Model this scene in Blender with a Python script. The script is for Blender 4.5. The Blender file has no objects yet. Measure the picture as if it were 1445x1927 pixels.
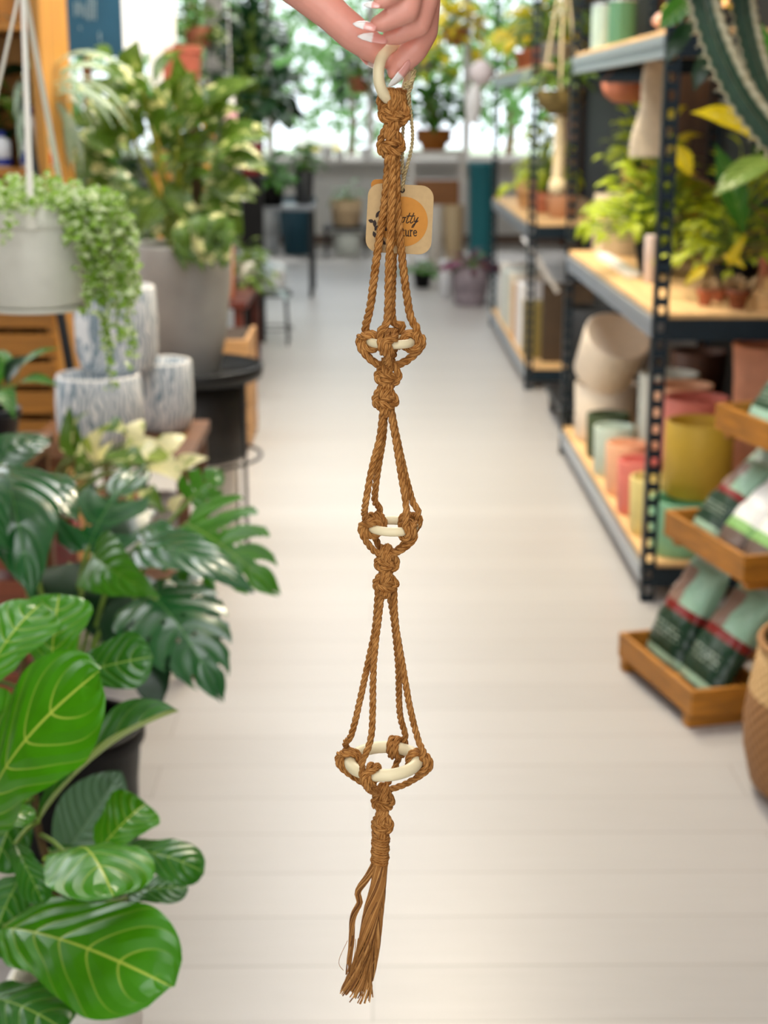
import bpy, bmesh, math, random
from mathutils import Vector, Matrix

# ------------------------------------------------------------------ camera, world, lights, exposure
SC = bpy.context.scene
COL = SC.collection
PI = math.pi
F = 2800.0                       # focal length in pixels of the 1445 x 1927 frame
CX, CY = 722.5, 963.5
CAM = Vector((0, 0, 1.45))
PITCH, YAW = math.radians(15.15), 0.0088
FW = Vector((math.sin(YAW) * math.cos(PITCH), math.cos(YAW) * math.cos(PITCH), -math.sin(PITCH)))
RT = Vector((math.cos(YAW), -math.sin(YAW), 0))
UP = RT.cross(FW)
cam_d = bpy.data.cameras.new('camera')
cam = bpy.data.objects.new('camera', cam_d)
COL.objects.link(cam)
cam.matrix_world = Matrix(((RT.x, UP.x, -FW.x, CAM.x), (RT.y, UP.y, -FW.y, CAM.y), (RT.z, UP.z, -FW.z, CAM.z), (0, 0, 0, 1)))
cam_d.sensor_fit = 'HORIZONTAL'
cam_d.sensor_width = 36
cam_d.lens = F / 1445 * 36
cam_d.clip_start = 0.02
cam_d.clip_end = 200
cam_d.dof.use_dof = True
cam_d.dof.focus_distance = 0.885
cam_d.dof.aperture_fstop = 12.0
SC.camera = cam
SC.view_settings.view_transform = 'Standard'
SC.view_settings.look = 'None'
SC.view_settings.gamma = 1
SC.view_settings.use_curve_mapping = False
SC.view_settings.exposure = 0.12

world = bpy.data.worlds.new('world')
SC.world = world
world.use_nodes = True
wb = world.node_tree.nodes['Background']
wb.inputs[0].default_value = (0.84, 0.93, 1.0, 1)
wb.inputs[1].default_value = 2.4


def area(name, loc, rot, sx, sy, power, col=(1, 1, 1)):
    d = bpy.data.lights.new(name, 'AREA')
    d.shape = 'RECTANGLE'
    d.size, d.size_y, d.energy, d.color = sx, sy, power, col
    o = bpy.data.objects.new(name, d)
    COL.objects.link(o)
    o.location = loc
    o.rotation_euler = rot
    return o


for y, e in ((-1.2, 34), (1.4, 24), (4.0, 34), (6.8, 40), (9.8, 44), (13.0, 44)):
    area('ceiling_lamp_light', (-0.1, y, 3.4), (0, 0, 0), 1.1, 1.3, e, (0.96, 0.98, 1.0))
for y in (4.7, 6.3):
    area('track_lamp_light', (0.35, y, 3.2), (0, math.radians(24), 0), 0.3, 0.6, 60, (1, 0.86, 0.62))
area('front_fill_light', (-0.5, -2.5, 1.7), (math.radians(90), 0, 0), 4.2, 2.4, 62, (0.95, 0.98, 1.0))  # added fill behind the camera, brightens hanger and hand; no window there
area('side_fill_light', (-3.2, 5.5, 2.1), (0, math.radians(-86), 0), 1.6, 3.8, 105, (0.95, 0.98, 1.0))  # added fill at the windowless left wall, brightens the pots on the right shelves
sun_d = bpy.data.lights.new('sun', 'SUN')
sun_d.energy = 2.4
sun_d.angle = 0.02
sun = bpy.data.objects.new('sun', sun_d)
COL.objects.link(sun)
sun.rotation_euler = (math.radians(-42), 0, math.radians(25))


# ------------------------------------------------------------------ helpers
def P(px, py, Y):
    """the point of the plane y = Y that is seen at a pixel of the photograph"""
    d = FW + RT * ((px - CX) / F) - UP * ((py - CY) / F)
    return CAM + d * (Y / d.y)


def ppm(p):
    """pixels per metre at a point"""
    return F / (p - CAM).dot(FW)


def lin(c):
    if isinstance(c, str):
        c = [int(c[i:i + 2], 16) / 255 for i in (0, 2, 4)]
    return tuple((x / 12.92 if x <= 0.04045 else ((x + 0.055) / 1.055) ** 2.4) for x in c) + (1,)


MATS = {}


def nmath(nt, op, a, b=None, c=None):
    n = nt.nodes.new('ShaderNodeMath')
    n.operation = op
    for i, v in enumerate((a, b, c)):
        if v is None:
            continue
        if isinstance(v, (int, float)):
            n.inputs[i].default_value = v
        else:
            nt.links.new(v, n.inputs[i])
    return n.outputs[0]


def nmix(nt, fac, a, b):
    n = nt.nodes.new('ShaderNodeMix')
    n.data_type = 'RGBA'
    for s, v in ((n.inputs[0], fac), (n.inputs[6], a), (n.inputs[7], b)):
        if isinstance(v, (tuple, list)):
            s.default_value = v
        elif isinstance(v, (int, float)):
            s.default_value = v
        else:
            nt.links.new(v, s)
    return n.outputs[2]


def base(name):
    m = bpy.data.materials.new(name)
    m.use_nodes = True
    nt = m.node_tree
    return m, nt, nt.nodes['Principled BSDF']


def mat(name, col, rough=0.6, metal=0.0, var=0.12, scale=30.0, bump=0.0, stretch=(1, 1, 1), spec=0.5, col2=None, contrast=False):
    """one colour with a little procedural variation; stretch gives a grain"""
    if name in MATS:
        return MATS[name]
    m, nt, b = base(name)
    tc = nt.nodes.new('ShaderNodeTexCoord')
    mp = nt.nodes.new('ShaderNodeMapping')
    mp.inputs['Scale'].default_value = stretch
    nt.links.new(tc.outputs['Object'], mp.inputs[0])
    nz = nt.nodes.new('ShaderNodeTexNoise')
    nz.inputs['Scale'].default_value = scale
    nz.inputs['Detail'].default_value = 5
    nt.links.new(mp.outputs[0], nz.inputs['Vector'])
    c = lin(col)
    if col2 is None:
        lo = tuple(x * (1 - var) for x in c[:3]) + (1,)
        hi = tuple(min(1, x * (1 + var)) for x in c[:3]) + (1,)
    else:
        lo, hi = c, lin(col2)
    rp = nt.nodes.new('ShaderNodeMapRange')
    rp.inputs[1].default_value, rp.inputs[2].default_value = (0.46, 0.54) if contrast else (0.3, 0.7)
    nt.links.new(nz.outputs[0], rp.inputs[0])
    nt.links.new(nmix(nt, rp.outputs[0], lo, hi), b.inputs['Base Color'])
    b.inputs['Roughness'].default_value = rough
    b.inputs['Metallic'].default_value = metal
    b.inputs['Specular IOR Level'].default_value = spec
    if bump:
        bp = nt.nodes.new('ShaderNodeBump')
        bp.inputs['Strength'].default_value = bump
        bp.inputs['Distance'].default_value = 0.002
        nt.links.new(nz.outputs[0], bp.inputs['Height'])
        nt.links.new(bp.outputs[0], b.inputs['Normal'])
    MATS[name] = m
    return m


def leafmat(name, col, vein=None, rough=0.35, nv=7.0, slant=0.55, cream=None, creamscale=14.0, creamcut=0.5, trans=0.25, vw=0.035, spec=0.5, back=None):
    """a leaf: veins run from the UV of the blade, optional cream variegation"""
    if name in MATS:
        return MATS[name]
    m, nt, b = base(name)
    uv = nt.nodes.new('ShaderNodeUVMap')
    sp = nt.nodes.new('ShaderNodeSeparateXYZ')
    nt.links.new(uv.outputs[0], sp.inputs[0])
    u, v = sp.outputs[0], sp.outputs[1]
    a = nmath(nt, 'ABSOLUTE', nmath(nt, 'SUBTRACT', nmath(nt, 'MULTIPLY', u, 2.0), 1.0))
    c = lin(col)
    tc = nt.nodes.new('ShaderNodeTexCoord')
    nz = nt.nodes.new('ShaderNodeTexNoise')
    nz.inputs['Scale'].default_value = 22
    nt.links.new(tc.outputs['Object'], nz.inputs['Vector'])
    outc = nmix(nt, nz.outputs[0], tuple(x * 0.7 for x in c[:3]) + (1,), tuple(min(1, x * 1.3) for x in c[:3]) + (1,))
    if cream:
        n2 = nt.nodes.new('ShaderNodeTexNoise')
        n2.inputs['Scale'].default_value = creamscale
        n2.inputs['Detail'].default_value = 3
        nt.links.new(tc.outputs['Object'], n2.inputs['Vector'])
        mr = nt.nodes.new('ShaderNodeMapRange')
        mr.inputs[1].default_value, mr.inputs[2].default_value = creamcut, creamcut + 0.05
        nt.links.new(n2.outputs[0], mr.inputs[0])
        outc = nmix(nt, mr.outputs[0], outc, lin(cream))
    h = None
    if vein:
        bend = nmath(nt, 'POWER', a, 1.6)
        t = nmath(nt, 'FRACT', nmath(nt, 'SUBTRACT', nmath(nt, 'MULTIPLY', v, nv), nmath(nt, 'MULTIPLY', bend, slant * nv * 0.4)))
        dist = nmath(nt, 'ABSOLUTE', nmath(nt, 'SUBTRACT', t, 0.5))
        lat = nmath(nt, 'SUBTRACT', 1.0, nmath(nt, 'MULTIPLY', dist, 1.0 / (vw * 1.6)))
        lat = nmath(nt, 'MULTIPLY', lat, nmath(nt, 'MINIMUM', nmath(nt, 'MULTIPLY', nmath(nt, 'MAXIMUM', nmath(nt, 'SUBTRACT', 0.94, v), 0.0), 7.0), 1.0))
        lat = nmath(nt, 'MAXIMUM', nmath(nt, 'MULTIPLY', lat, nmath(nt, 'SUBTRACT', 1.0, nmath(nt, 'MULTIPLY', a, 0.75))), 0.0)
        mid = nmath(nt, 'MAXIMUM', nmath(nt, 'SUBTRACT', 1.0, nmath(nt, 'MULTIPLY', a, 1.0 / vw)), 0.0)
        k = nmath(nt, 'MINIMUM', nmath(nt, 'ADD', nmath(nt, 'MULTIPLY', lat, 1.1), nmath(nt, 'MULTIPLY', mid, 2.0)), 1.0)
        outc = nmix(nt, nmath(nt, 'MULTIPLY', k, 0.85), outc, lin(vein))
        # tissue puffs up between the veins
        h = nmath(nt, 'MINIMUM', nmath(nt, 'MULTIPLY', dist, 3.0), nmath(nt, 'MULTIPLY', a, 5.0))
        bp = nt.nodes.new('ShaderNodeBump')
        bp.inputs['Strength'].default_value = 0.35
        bp.inputs['Distance'].default_value = 0.006
        nt.links.new(h, bp.inputs['Height'])
        nt.links.new(bp.outputs[0], b.inputs['Normal'])
    if back:
        ge = nt.nodes.new('ShaderNodeNewGeometry')
        outc = nmix(nt, nmath(nt, 'MULTIPLY', ge.outputs['Backfacing'], 0.8), outc, lin(back))
    nt.links.new(outc, b.inputs['Base Color'])
    b.inputs['Roughness'].default_value = rough
    b.inputs['Specular IOR Level'].default_value = spec
    if trans:
        tr = nt.nodes.new('ShaderNodeBsdfTranslucent')
        nt.links.new(outc, tr.inputs[0])
        mx = nt.nodes.new('ShaderNodeMixShader')
        mx.inputs[0].default_value = trans
        nt.links.new(b.outputs[0], mx.inputs[1])
        nt.links.new(tr.outputs[0], mx.inputs[2])
        nt.links.new(mx.outputs[0], nt.nodes['Material Output'].inputs[0])
    MATS[name] = m
    return m


def tag(o, label=None, cat=None, group=None, kind=None):
    for k, v in (('label', label), ('category', cat), ('group', group), ('kind', kind)):
        if v:
            o[k] = v
    return o


def thing(name, label, cat, loc=(0, 0, 0), group=None):
    o = bpy.data.objects.new(name, None)
    o.empty_display_size = 0.05
    COL.objects.link(o)
    o.location = loc
    return tag(o, label, cat, group)


def dup(root, loc, label, group=None, rz=None):
    r = root.copy()
    COL.objects.link(r)
    r.location = loc
    if rz is not None:
        r.rotation_euler[2] = rz
    r['label'] = label
    if group:
        r['group'] = group
    for ch in list(root.children):
        c = ch.copy()
        COL.objects.link(c)
        c.parent = r
        for g in ch.children:
            d = g.copy()
            COL.objects.link(d)
            d.parent = c
    return r


def spline(pts, n):
    """Catmull-Rom through pts, resampled to n+1 points at equal spacing"""
    p = [Vector(q) for q in pts]
    p = [p[0] * 2 - p[1]] + p + [p[-1] * 2 - p[-2]]
    fine = []
    for i in range(1, len(p) - 2):
        for k in range(12):
            t = k / 12
            a, b, c, d = p[i - 1], p[i], p[i + 1], p[i + 2]
            fine.append(0.5 * ((2 * b) + (c - a) * t + (2 * a - 5 * b + 4 * c - d) * t * t + (3 * b - a - 3 * c + d) * t ** 3))
    fine.append(p[-2])
    acc = [0.0]
    for i in range(1, len(fine)):
        acc.append(acc[-1] + (fine[i] - fine[i - 1]).length)
    out, j = [], 0
    for k in range(n + 1):
        s = acc[-1] * k / n
        while j < len(acc) - 2 and acc[j + 1] < s:
            j += 1
        f = (s - acc[j]) / max(1e-9, acc[j + 1] - acc[j])
        out.append(fine[j].lerp(fine[j + 1], min(1, f)))
    return out, acc[-1]


def frames(pts):
    fr = []
    t0 = (pts[1] - pts[0]).normalized()
    n = t0.orthogonal().normalized()
    for i in range(len(pts)):
        t = (pts[min(i + 1, len(pts) - 1)] - pts[max(i - 1, 0)])
        t = t.normalized() if t.length > 1e-9 else t0
        n = (n - t * n.dot(t))
        n = n.normalized() if n.length > 1e-6 else t.orthogonal().normalized()
        fr.append((t, n, t.cross(n)))
    return fr


def table(tab):
    def f(v):
        for (a, x), (b, y) in zip(tab, tab[1:]):
            if v <= b:
                t = (v - a) / (b - a)
                t = t * t * (3 - 2 * t) * 0.5 + t * 0.5
                return x + (y - x) * t
        return tab[-1][1]
    return f


FID = table([(0, .1), (.08, .42), (.22, .66), (.38, .68), (.6, .9), (.74, 1), (1, 1)])
PROF = {
    'fiddle': lambda v: FID(v) if v < .74 else max(.04, math.sqrt(max(0, 1 - ((v - .74) / .26) ** 2))),
    'oval': lambda v: max(0.02, math.sin(PI * min(1, v)) ** 0.75),
    'heart': table([(0, .3), (.07, .78), (.2, 1), (.4, .94), (.6, .74), (.8, .42), (1, .02)]),
    'lance': table([(0, .05), (.2, .6), (.45, 1), (.7, .75), (1, .02)]),
    'round': lambda v: max(0.02, math.sqrt(max(0, 1 - (2 * v - 1) ** 2))),
    'strap': table([(0, .5), (.3, 1), (.7, .9), (1, .05)]),
}


class MB:
    """collects shapes and links them as one mesh object"""

    def __init__(self):
        self.v, self.f, self.uv, self.mi = [], [], [], []
        self.cur = 0

    def grid(self, rows, uvs=None, close=False, keep=None):
        """rows of equal length; keep(i, j) may drop faces"""
        o, n = len(self.v), len(rows[0])
        for i, r in enumerate(rows):
            for j, q in enumerate(r):
                self.v.append(tuple(q))
                self.uv.append(uvs[i][j] if uvs else (j / max(1, n - 1), i / max(1, len(rows) - 1)))
        for i in range(len(rows) - 1):
            for j in range(n if close else n - 1):
                if keep and not keep(i, j):
                    continue
                a, b = o + i * n + j, o + i * n + (j + 1) % n
                self.f.append((a, b, b + n, a + n))
                self.mi.append(self.cur)

    def face(self, pts, uvs=None):
        o = len(self.v)
        for k, q in enumerate(pts):
            self.v.append(tuple(q))
            self.uv.append(uvs[k] if uvs else (0, 0))
        self.f.append(tuple(range(o, o + len(pts))))
        self.mi.append(self.cur)

    def tube(self, pts, r, n=8, cap=True, flute=0, vs=1.0):
        rs = r if isinstance(r, (list, tuple)) else [r] * len(pts)
        pts = [Vector(p) for p in pts]
        fr = frames(pts)
        rows, uvs, L = [], [], 0.0
        for i, (p, (t, a, b)) in enumerate(zip(pts, fr)):
            if i:
                L += (pts[i] - pts[i - 1]).length
            rows.append([p + (a * math.cos(2 * PI * k / n) + b * math.sin(2 * PI * k / n)) * rs[i] for k in range(n)])
            uvs.append([(k / n, L * vs) for k in range(n)])
        self.grid(rows, uvs, close=True)
        if cap:
            self.face(list(reversed(rows[0])))
            self.face(rows[-1])
        return self

    def rope(self, path, R, pitch, n=None, strands=3, sides=7, rnd=None):
        """a laid cord: three strands twisted round each other along the path"""
        L0 = sum((Vector(b) - Vector(a)).length for a, b in zip(path, path[1:]))
        n = n or max(10, int(L0 / pitch * 9))
        pts, L = spline(path, n)
        fr = frames(pts)
        ph0 = (rnd or random).random() * 6.28
        for s in range(strands):
            st = []
            for i, (p, (t, a, b)) in enumerate(zip(pts, fr)):
                ph = ph0 + 2 * PI * (s / strands + L * i / n / pitch)
                st.append(p + (a * math.cos(ph) + b * math.sin(ph)) * R * 0.56)
            self.tube(st, R * 0.5, sides, vs=1.0 / pitch)
        return self

    def lathe(self, prof, c=(0, 0, 0), n=28, a0=0.0, wob=None):
        """prof: (radius, z) list, revolved round a vertical axis"""
        rows = []
        for (r, z) in prof:
            rows.append([(c[0] + r * math.cos(a0 + 2 * PI * k / n) * (wob(k, z) if wob else 1), c[1] + r * math.sin(a0 + 2 * PI * k / n) * (wob(k, z) if wob else 1), c[2] + z) for k in range(n)])
        self.grid(rows, [[(k / n, i / max(1, len(prof) - 1)) for k in range(n)] for i in range(len(prof))], close=True)
        if prof[0][0] > 1e-4:
            self.face(list(reversed(rows[0])))
        if prof[-1][0] > 1e-4:
            self.face(rows[-1])
        return self

    def box(self, lo, hi, M=None):
        (x0, y0, z0), (x1, y1, z1) = lo, hi
        c = [Vector(q) for q in ((x0, y0, z0), (x1, y0, z0), (x1, y1, z0), (x0, y1, z0), (x0, y0, z1), (x1, y0, z1), (x1, y1, z1), (x0, y1, z1))]
        if M:
            c = [M @ q for q in c]
        for q in ((0, 3, 2, 1), (4, 5, 6, 7), (0, 1, 5, 4), (1, 2, 6, 5), (2, 3, 7, 6), (3, 0, 4, 7)):
            self.face([c[k] for k in q], ((0, 0), (1, 0), (1, 1), (0, 1)))
        return self

    def bar(self, a, b, w, d=None, up=(0, 0, 1)):
        """a straight rectangular bar from a to b"""
        a, b = Vector(a), Vector(b)
        t = (b - a).normalized()
        u = Vector(up)
        if abs(t.dot(u)) > 0.95:
            u = Vector((0, 1, 0))
        s = t.cross(u).normalized()
        u = s.cross(t)
        d = d or w
        M = Matrix(((s.x, t.x, u.x, a.x), (s.y, t.y, u.y, a.y), (s.z, t.z, u.z, a.z), (0, 0, 0, 1)))
        return self.box((-w / 2, 0, -d / 2), (w / 2, (b - a).length, d / 2), M)

    def torus(self, c, R, r, ax=(1, 0, 0), ay=(0, 1, 0), n=48, m=14):
        c, ax, ay = Vector(c), Vector(ax).normalized(), Vector(ay).normalized()
        az = ax.cross(ay)
        rows = []
        for i in range(n + 1):
            e = ax * math.cos(2 * PI * i / n) + ay * math.sin(2 * PI * i / n)
            rows.append([c + e * (R + r * math.cos(2 * PI * k / m)) + az * (r * math.sin(2 * PI * k / m)) for k in range(m)])
        self.grid(rows, close=True)
        return self

    def blade(self, b, tip, nrm, W, prof='oval', bend=0.15, fold=0.15, wav=0.0, nv=10, nu=2, ph=0.0, slits=None, freq=9.0):
        b, tip = Vector(b), Vector(tip)
        a = tip - b
        L = a.length
        a = a / L
        n = Vector(nrm)
        n = n - a * n.dot(a)
        n = n.normalized() if n.length > 1e-5 else a.orthogonal().normalized()
        s = a.cross(n)
        f = PROF[prof]
        rows, uvs = [], []
        for i in range(nv + 1):
            v = i / nv
            w = W / 2 * f(v)
            c = b + a * (L * v) + n * (bend * L * 4 * v * (1 - v))
            row, ur = [], []
            for j in range(-nu, nu + 1):
                u = j / nu
                sweep = 0.0 if not slits else -0.16 * L * abs(u) * (0.4 - v)
                row.append(c + s * (u * w) + a * sweep + n * (fold * w * abs(u) ** 1.3 + wav * W * abs(u) * math.sin(freq * v + 1.7 * u + ph)))
                ur.append(((u + 1) / 2, v))
            rows.append(row)
            uvs.append(ur)
        keep = None
        if slits:
            N, u0, wd = slits

            def keep(i, j):
                v = (i + .5) / nv
                u = abs((j + .5 - nu) / nu)
                q = v - 0.2 * u ** 1.5
                t = abs((q * N) % 1 - .5)
                if u > u0 and 0.06 < q < 0.84 and t < wd * (0.35 + 1.2 * (u - u0)):
                    return False
                return not (0.14 < u < 0.24 and 0.2 < v < 0.7 and t < 0.1)
        self.grid(rows, uvs, keep=keep)
        return self

    def build(self, name, m, parent=None, smooth=True, label=None, cat=None, group=None, kind=None, loc=None):
        me = bpy.data.meshes.new(name)
        o = bpy.data.objects.new(name, me)
        COL.objects.link(o)
        off = Vector((0, 0, 0))
        if parent is not None:
            q = parent
            while q is not None:
                off = off + q.location
                q = q.parent
            o.parent = parent
        elif loc is not None:
            off = Vector(loc)
            o.location = off
        me.from_pydata([(x - off.x, y - off.y, z - off.z) for x, y, z in self.v], [], self.f)
        ul = me.uv_layers.new(name='UVMap')
        li = [0] * len(me.loops)
        me.loops.foreach_get('vertex_index', li)
        flat = [0.0] * (2 * len(li))
        for k, vi in enumerate(li):
            flat[2 * k], flat[2 * k + 1] = self.uv[vi]
        ul.data.foreach_set('uv', flat)
        for mm in (m if isinstance(m, (list, tuple)) else [m]):
            me.materials.append(mm)
        if isinstance(m, (list, tuple)):
            me.polygons.foreach_set('material_index', self.mi)
        if smooth:
            me.polygons.foreach_set('use_smooth', [len(p.vertices) == 4 for p in me.polygons] if smooth == 'q' else [True] * len(me.polygons))
        me.update()
        return tag(o, label, cat, group, kind)


def soft(o, width=0.004, seg=2):
    b = o.modifiers.new('bevel', 'BEVEL')
    b.width, b.segments, b.limit_method = width, seg, 'ANGLE'
    return o


def merge(o, dist=1e-5):
    bm = bmesh.new()
    bm.from_mesh(o.data)
    bmesh.ops.remove_doubles(bm, verts=bm.verts, dist=dist)
    bm.to_mesh(o.data)
    bm.free()
    return o


def flat(mb, name, m, parent=None, w=0.003, **k):
    """a boxy piece with softened edges"""
    o = mb.build(name, m, parent, smooth=False, **k)
    merge(o)
    return soft(o, w)


def pot_prof(rt, rb, h, wall=0.008, rim=0.0, rimh=0.02):
    p = [(0.0, 0.0), (rb * 0.92, 0.0), (rb, 0.006)]
    if rim:
        p += [(rb + (rt - rb) * (1 - rimh / h), h - rimh), (rt + rim, h - rimh + 0.002), (rt + rim, h - 0.003), (rt + rim - 0.003, h)]
    else:
        p += [(rb + (rt - rb) * 0.5, h * 0.5), (rt, h - 0.004), (rt - 0.002, h)]
    return p + [(rt - wall, h), (rt - wall - 0.001, h - 0.006), (rt - wall - 0.006, h * 0.35), (0.0, h * 0.33)]


# ------------------------------------------------------------------ materials used everywhere
WOOD = mat('honey_pine', 'c0883a', 0.5, stretch=(6, 6, 0.6), scale=6, var=0.3)
WOODH = mat('honey_pine_across', 'b2762a', 0.5, stretch=(0.6, 0.6, 8), scale=7, var=0.3)
OAK = mat('stained_oak', 'ad701c', 0.5, stretch=(1, 1, 8), scale=9, var=0.3)
PALEW = mat('pale_plywood', 'dfb57c', 0.5, stretch=(8, 0.7, 4), scale=5, var=0.15)
DARKW = mat('dark_red_wood', '5a2418', 0.45, stretch=(5, 5, 0.6), scale=7, var=0.3)
BROWNW = mat('walnut_board', '6b4426', 0.5, stretch=(0.8, 5, 5), scale=7, var=0.3)
BLACKM = mat('black_metal', '15181b', 0.4, 0.3, var=0.2)
NAVY = mat('navy_steel', '1b2a34', 0.42, 0.5, var=0.15)
STEEL = mat('pale_grey_steel', 'aab4be', 0.32, 0.55, var=0.06)
WHITEP = mat('white_plastic', 'e4e2d6', 0.42, var=0.04)
WHITEC = mat('white_ceramic', 'eeebe6', 0.4, var=0.04)
GREYC = mat('grey_concrete', '9b9c9a', 0.7, var=0.1, scale=9)
TERRA = mat('terracotta', 'b0684a', 0.75, var=0.15, scale=20)
SOIL = mat('potting_soil', '2a1c12', 0.95, var=0.5, scale=90, bump=0.6)
BLACKP = mat('black_plastic', '070708', 0.5, var=0.2, spec=0.2)
STEMG = mat('green_stem', '6d8a30', 0.5, var=0.25)
STEMB = mat('brown_stem', '6b4a2a', 0.7, var=0.3)
FIDDLE = leafmat('fiddle_leaf', '418a08', 'c3d455', 0.3, 6.0, 0.9, trans=0.22, vw=0.03, back='9bb53a')
FIDDLE_D = leafmat('fiddle_leaf_dark', '2a6a12', '93b350', 0.32, 6.0, 0.9, trans=0.15, vw=0.03, back='9bb53a')  # darker green version of the same leaf
RUBBER = leafmat('grey_green_leaf', '4d7350', '6f8f6c', 0.4, 10.0, 0.6, trans=0.1, vw=0.02)
MONST = leafmat('monstera_leaf', '1c5a26', '4f8a3c', 0.26, 6.0, 0.8, trans=0.15, vw=0.02, spec=0.7)
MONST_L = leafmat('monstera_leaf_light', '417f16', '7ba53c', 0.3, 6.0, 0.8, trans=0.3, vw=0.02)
MARBLE = leafmat('marbled_leaf', '527420', None, 0.35, cream='dfe0a0', creamscale=20, creamcut=0.55, trans=0.3)
POTHOS = leafmat('pothos_leaf', '506f14', '86a84a', 0.35, 5.0, cream='bcc878', creamscale=22, creamcut=0.6, trans=0.35, vw=0.06)
MIDG = leafmat('mid_green_leaf', '3b7a1e', '7ba04a', 0.38, 5.0, trans=0.3, vw=0.06)
DARKG = leafmat('dark_green_leaf', '17391c', None, 0.32, trans=0.15)
LIME = leafmat('lime_leaf', 'b2c61c', 'd6dc6a', 0.4, 5.0, trans=0.45, vw=0.06)
YELL = leafmat('yellow_leaf', 'e8d018', 'f3e88a', 0.4, 6.0, trans=0.45, vw=0.05)
BRIGHT = leafmat('bright_small_leaf', '9cc44a', None, 0.4, cream='e2efc0', creamscale=70, creamcut=0.5, trans=0.4)

# ------------------------------------------------------------------ the shop: floor, walls, ceiling, window wall
def floor_mat():
    m, nt, b = base('whitewashed_planks')
    tc = nt.nodes.new('ShaderNodeTexCoord')
    br = nt.nodes.new('ShaderNodeTexBrick')
    br.offset = 0.37
    br.offset_frequency = 2
    for k, v in (('Color1', lin('b1ada9')), ('Color2', lin('a8a4a0')), ('Mortar', lin('8f8882'))):
        br.inputs[k].default_value = v
    for k, v in (('Scale', 1), ('Mortar Size', 0.0022), ('Mortar Smooth', 0.3), ('Bias', 0.0), ('Brick Width', 1.3), ('Row Height', 0.165)):
        br.inputs[k].default_value = v
    nt.links.new(tc.outputs['Object'], br.inputs['Vector'])
    mp = nt.nodes.new('ShaderNodeMapping')
    mp.inputs['Scale'].default_value = (1.2, 14, 1)
    nt.links.new(tc.outputs['Object'], mp.inputs[0])
    nz = nt.nodes.new('ShaderNodeTexNoise')
    nz.inputs['Scale'].default_value = 4
    nz.inputs['Detail'].default_value = 6
    nt.links.new(mp.outputs[0], nz.inputs['Vector'])
    nt.links.new(nmix(nt, nmath(nt, 'MULTIPLY', nz.outputs[0], 0.5), br.outputs[0], lin('bebbb8')), b.inputs['Base Color'])
    b.inputs['Roughness'].default_value = 0.36
    b.inputs['Specular IOR Level'].default_value = 0.6
    bp = nt.nodes.new('ShaderNodeBump')
    bp.inputs['Strength'].default_value = 0.12
    bp.inputs['Distance'].default_value = 0.002
    nt.links.new(nz.outputs[0], bp.inputs['Height'])
    nt.links.new(bp.outputs[0], b.inputs['Normal'])
    return m


def struct(name, mb, m, **k):
    return mb.build(name, m, smooth=False, kind='structure', **k)


WL, WR, WB, H = -3.3, 2.1, 16.8, 3.45
struct('floor', MB().box((WL - .1, -2.6, -0.1), (WR + .1, WB + .1, 0)), floor_mat())
struct('ceiling', MB().box((WL - .1, -2.6, H), (WR + .1, WB + .1, H + .1)), mat('white_ceiling', 'e8e6e0', 0.8, var=0.03))
struct('wall_left', MB().box((WL - .1, -2.6, 0), (WL, WB, H)), mat('brown_boarding', '4a3426', 0.9, stretch=(1, 7, 0.4), scale=4, var=0.35, spec=0.1))
struct('wall_right', MB().box((WR, -2.6, 0), (WR + .1, WB, H)), mat('cedar_boarding', '5e3a1c', 0.9, stretch=(1, 6, 0.5), scale=4, var=0.4, spec=0.1))
wallm = mat('white_paint', 'dcdcd8', 0.7, var=0.03)
struct('wall_front', MB().box((WL - .1, -2.7, 0), (WR + .1, -2.6, H)), wallm)
# back wall: a low white wall, glazing with white mullions above it
struct('wall_back', MB().box((WL, WB, 0), (WR, WB + .12, 0.92)), wallm)
struct('trim_1', MB().box((WL, WB, 2.75), (WR, WB + .12, H)), wallm)
glass, nt, b = base('window_glass')
b.inputs['Base Color'].default_value = (1, 1, 1, 1)
b.inputs['Roughness'].default_value = 0.02
gl = nt.nodes.new('ShaderNodeBsdfTransparent')
mx = nt.nodes.new('ShaderNodeMixShader')
mx.inputs[0].default_value = 0.05
nt.links.new(gl.outputs[0], mx.inputs[1])
nt.links.new(b.outputs[0], mx.inputs[2])
nt.links.new(mx.outputs[0], nt.nodes['Material Output'].inputs[0])
xs = [-3.3, -2.2, -1.1, 0.0, 1.05, 2.1]
for i in range(5):
    x0, x1 = xs[i], xs[i + 1]
    fr = MB()
    for lo, hi in (((x0, WB, .92), (x0 + .04, WB + .1, 2.75)), ((x1 - .04, WB, .92), (x1, WB + .1, 2.75)), ((x0 + .04, WB, .92), (x1 - .04, WB + .1, .96)), ((x0 + .04, WB, 2.7), (x1 - .04, WB + .1, 2.75))):
        fr.box(lo, hi)
    w = struct('window_%d' % (i + 1), fr, WHITEC)
    MB().box((x0 + .04, WB + .05, .96), (x1 - .04, WB + .058, 2.7)).build('pane', glass, w, smooth=False)
sill = struct('trim_2', MB().box((WL, WB - .22, 0.88), (WR, WB, 0.92)), WHITEC)
struct('baseboard_back', MB().box((WL, WB - .02, 0), (WR, WB, 0.1)), mat('brown_skirting', '6d5a4e', 0.6))
col_ = MB().box((-1.38, 13.0, 0), (-1.22, 13.16, H))
struct('trim_3', col_, mat('pale_column', 'cfccc2', 0.7, var=0.05))
# outdoors, beyond the glass
struct('ground', MB().box((-25, WB + .2, -0.12), (25, 60, -0.02)), mat('pale_forecourt', 'a9b596', 0.9, var=0.1, scale=2))

# ------------------------------------------------------------------ right side: two bays of black slotted-angle shelving
rnd = random.Random(11)
SX0, SX1 = 0.82, 1.44
ZB, ZM, ZT = 0.11, 0.865, 1.655          # tops of the three boards


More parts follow.
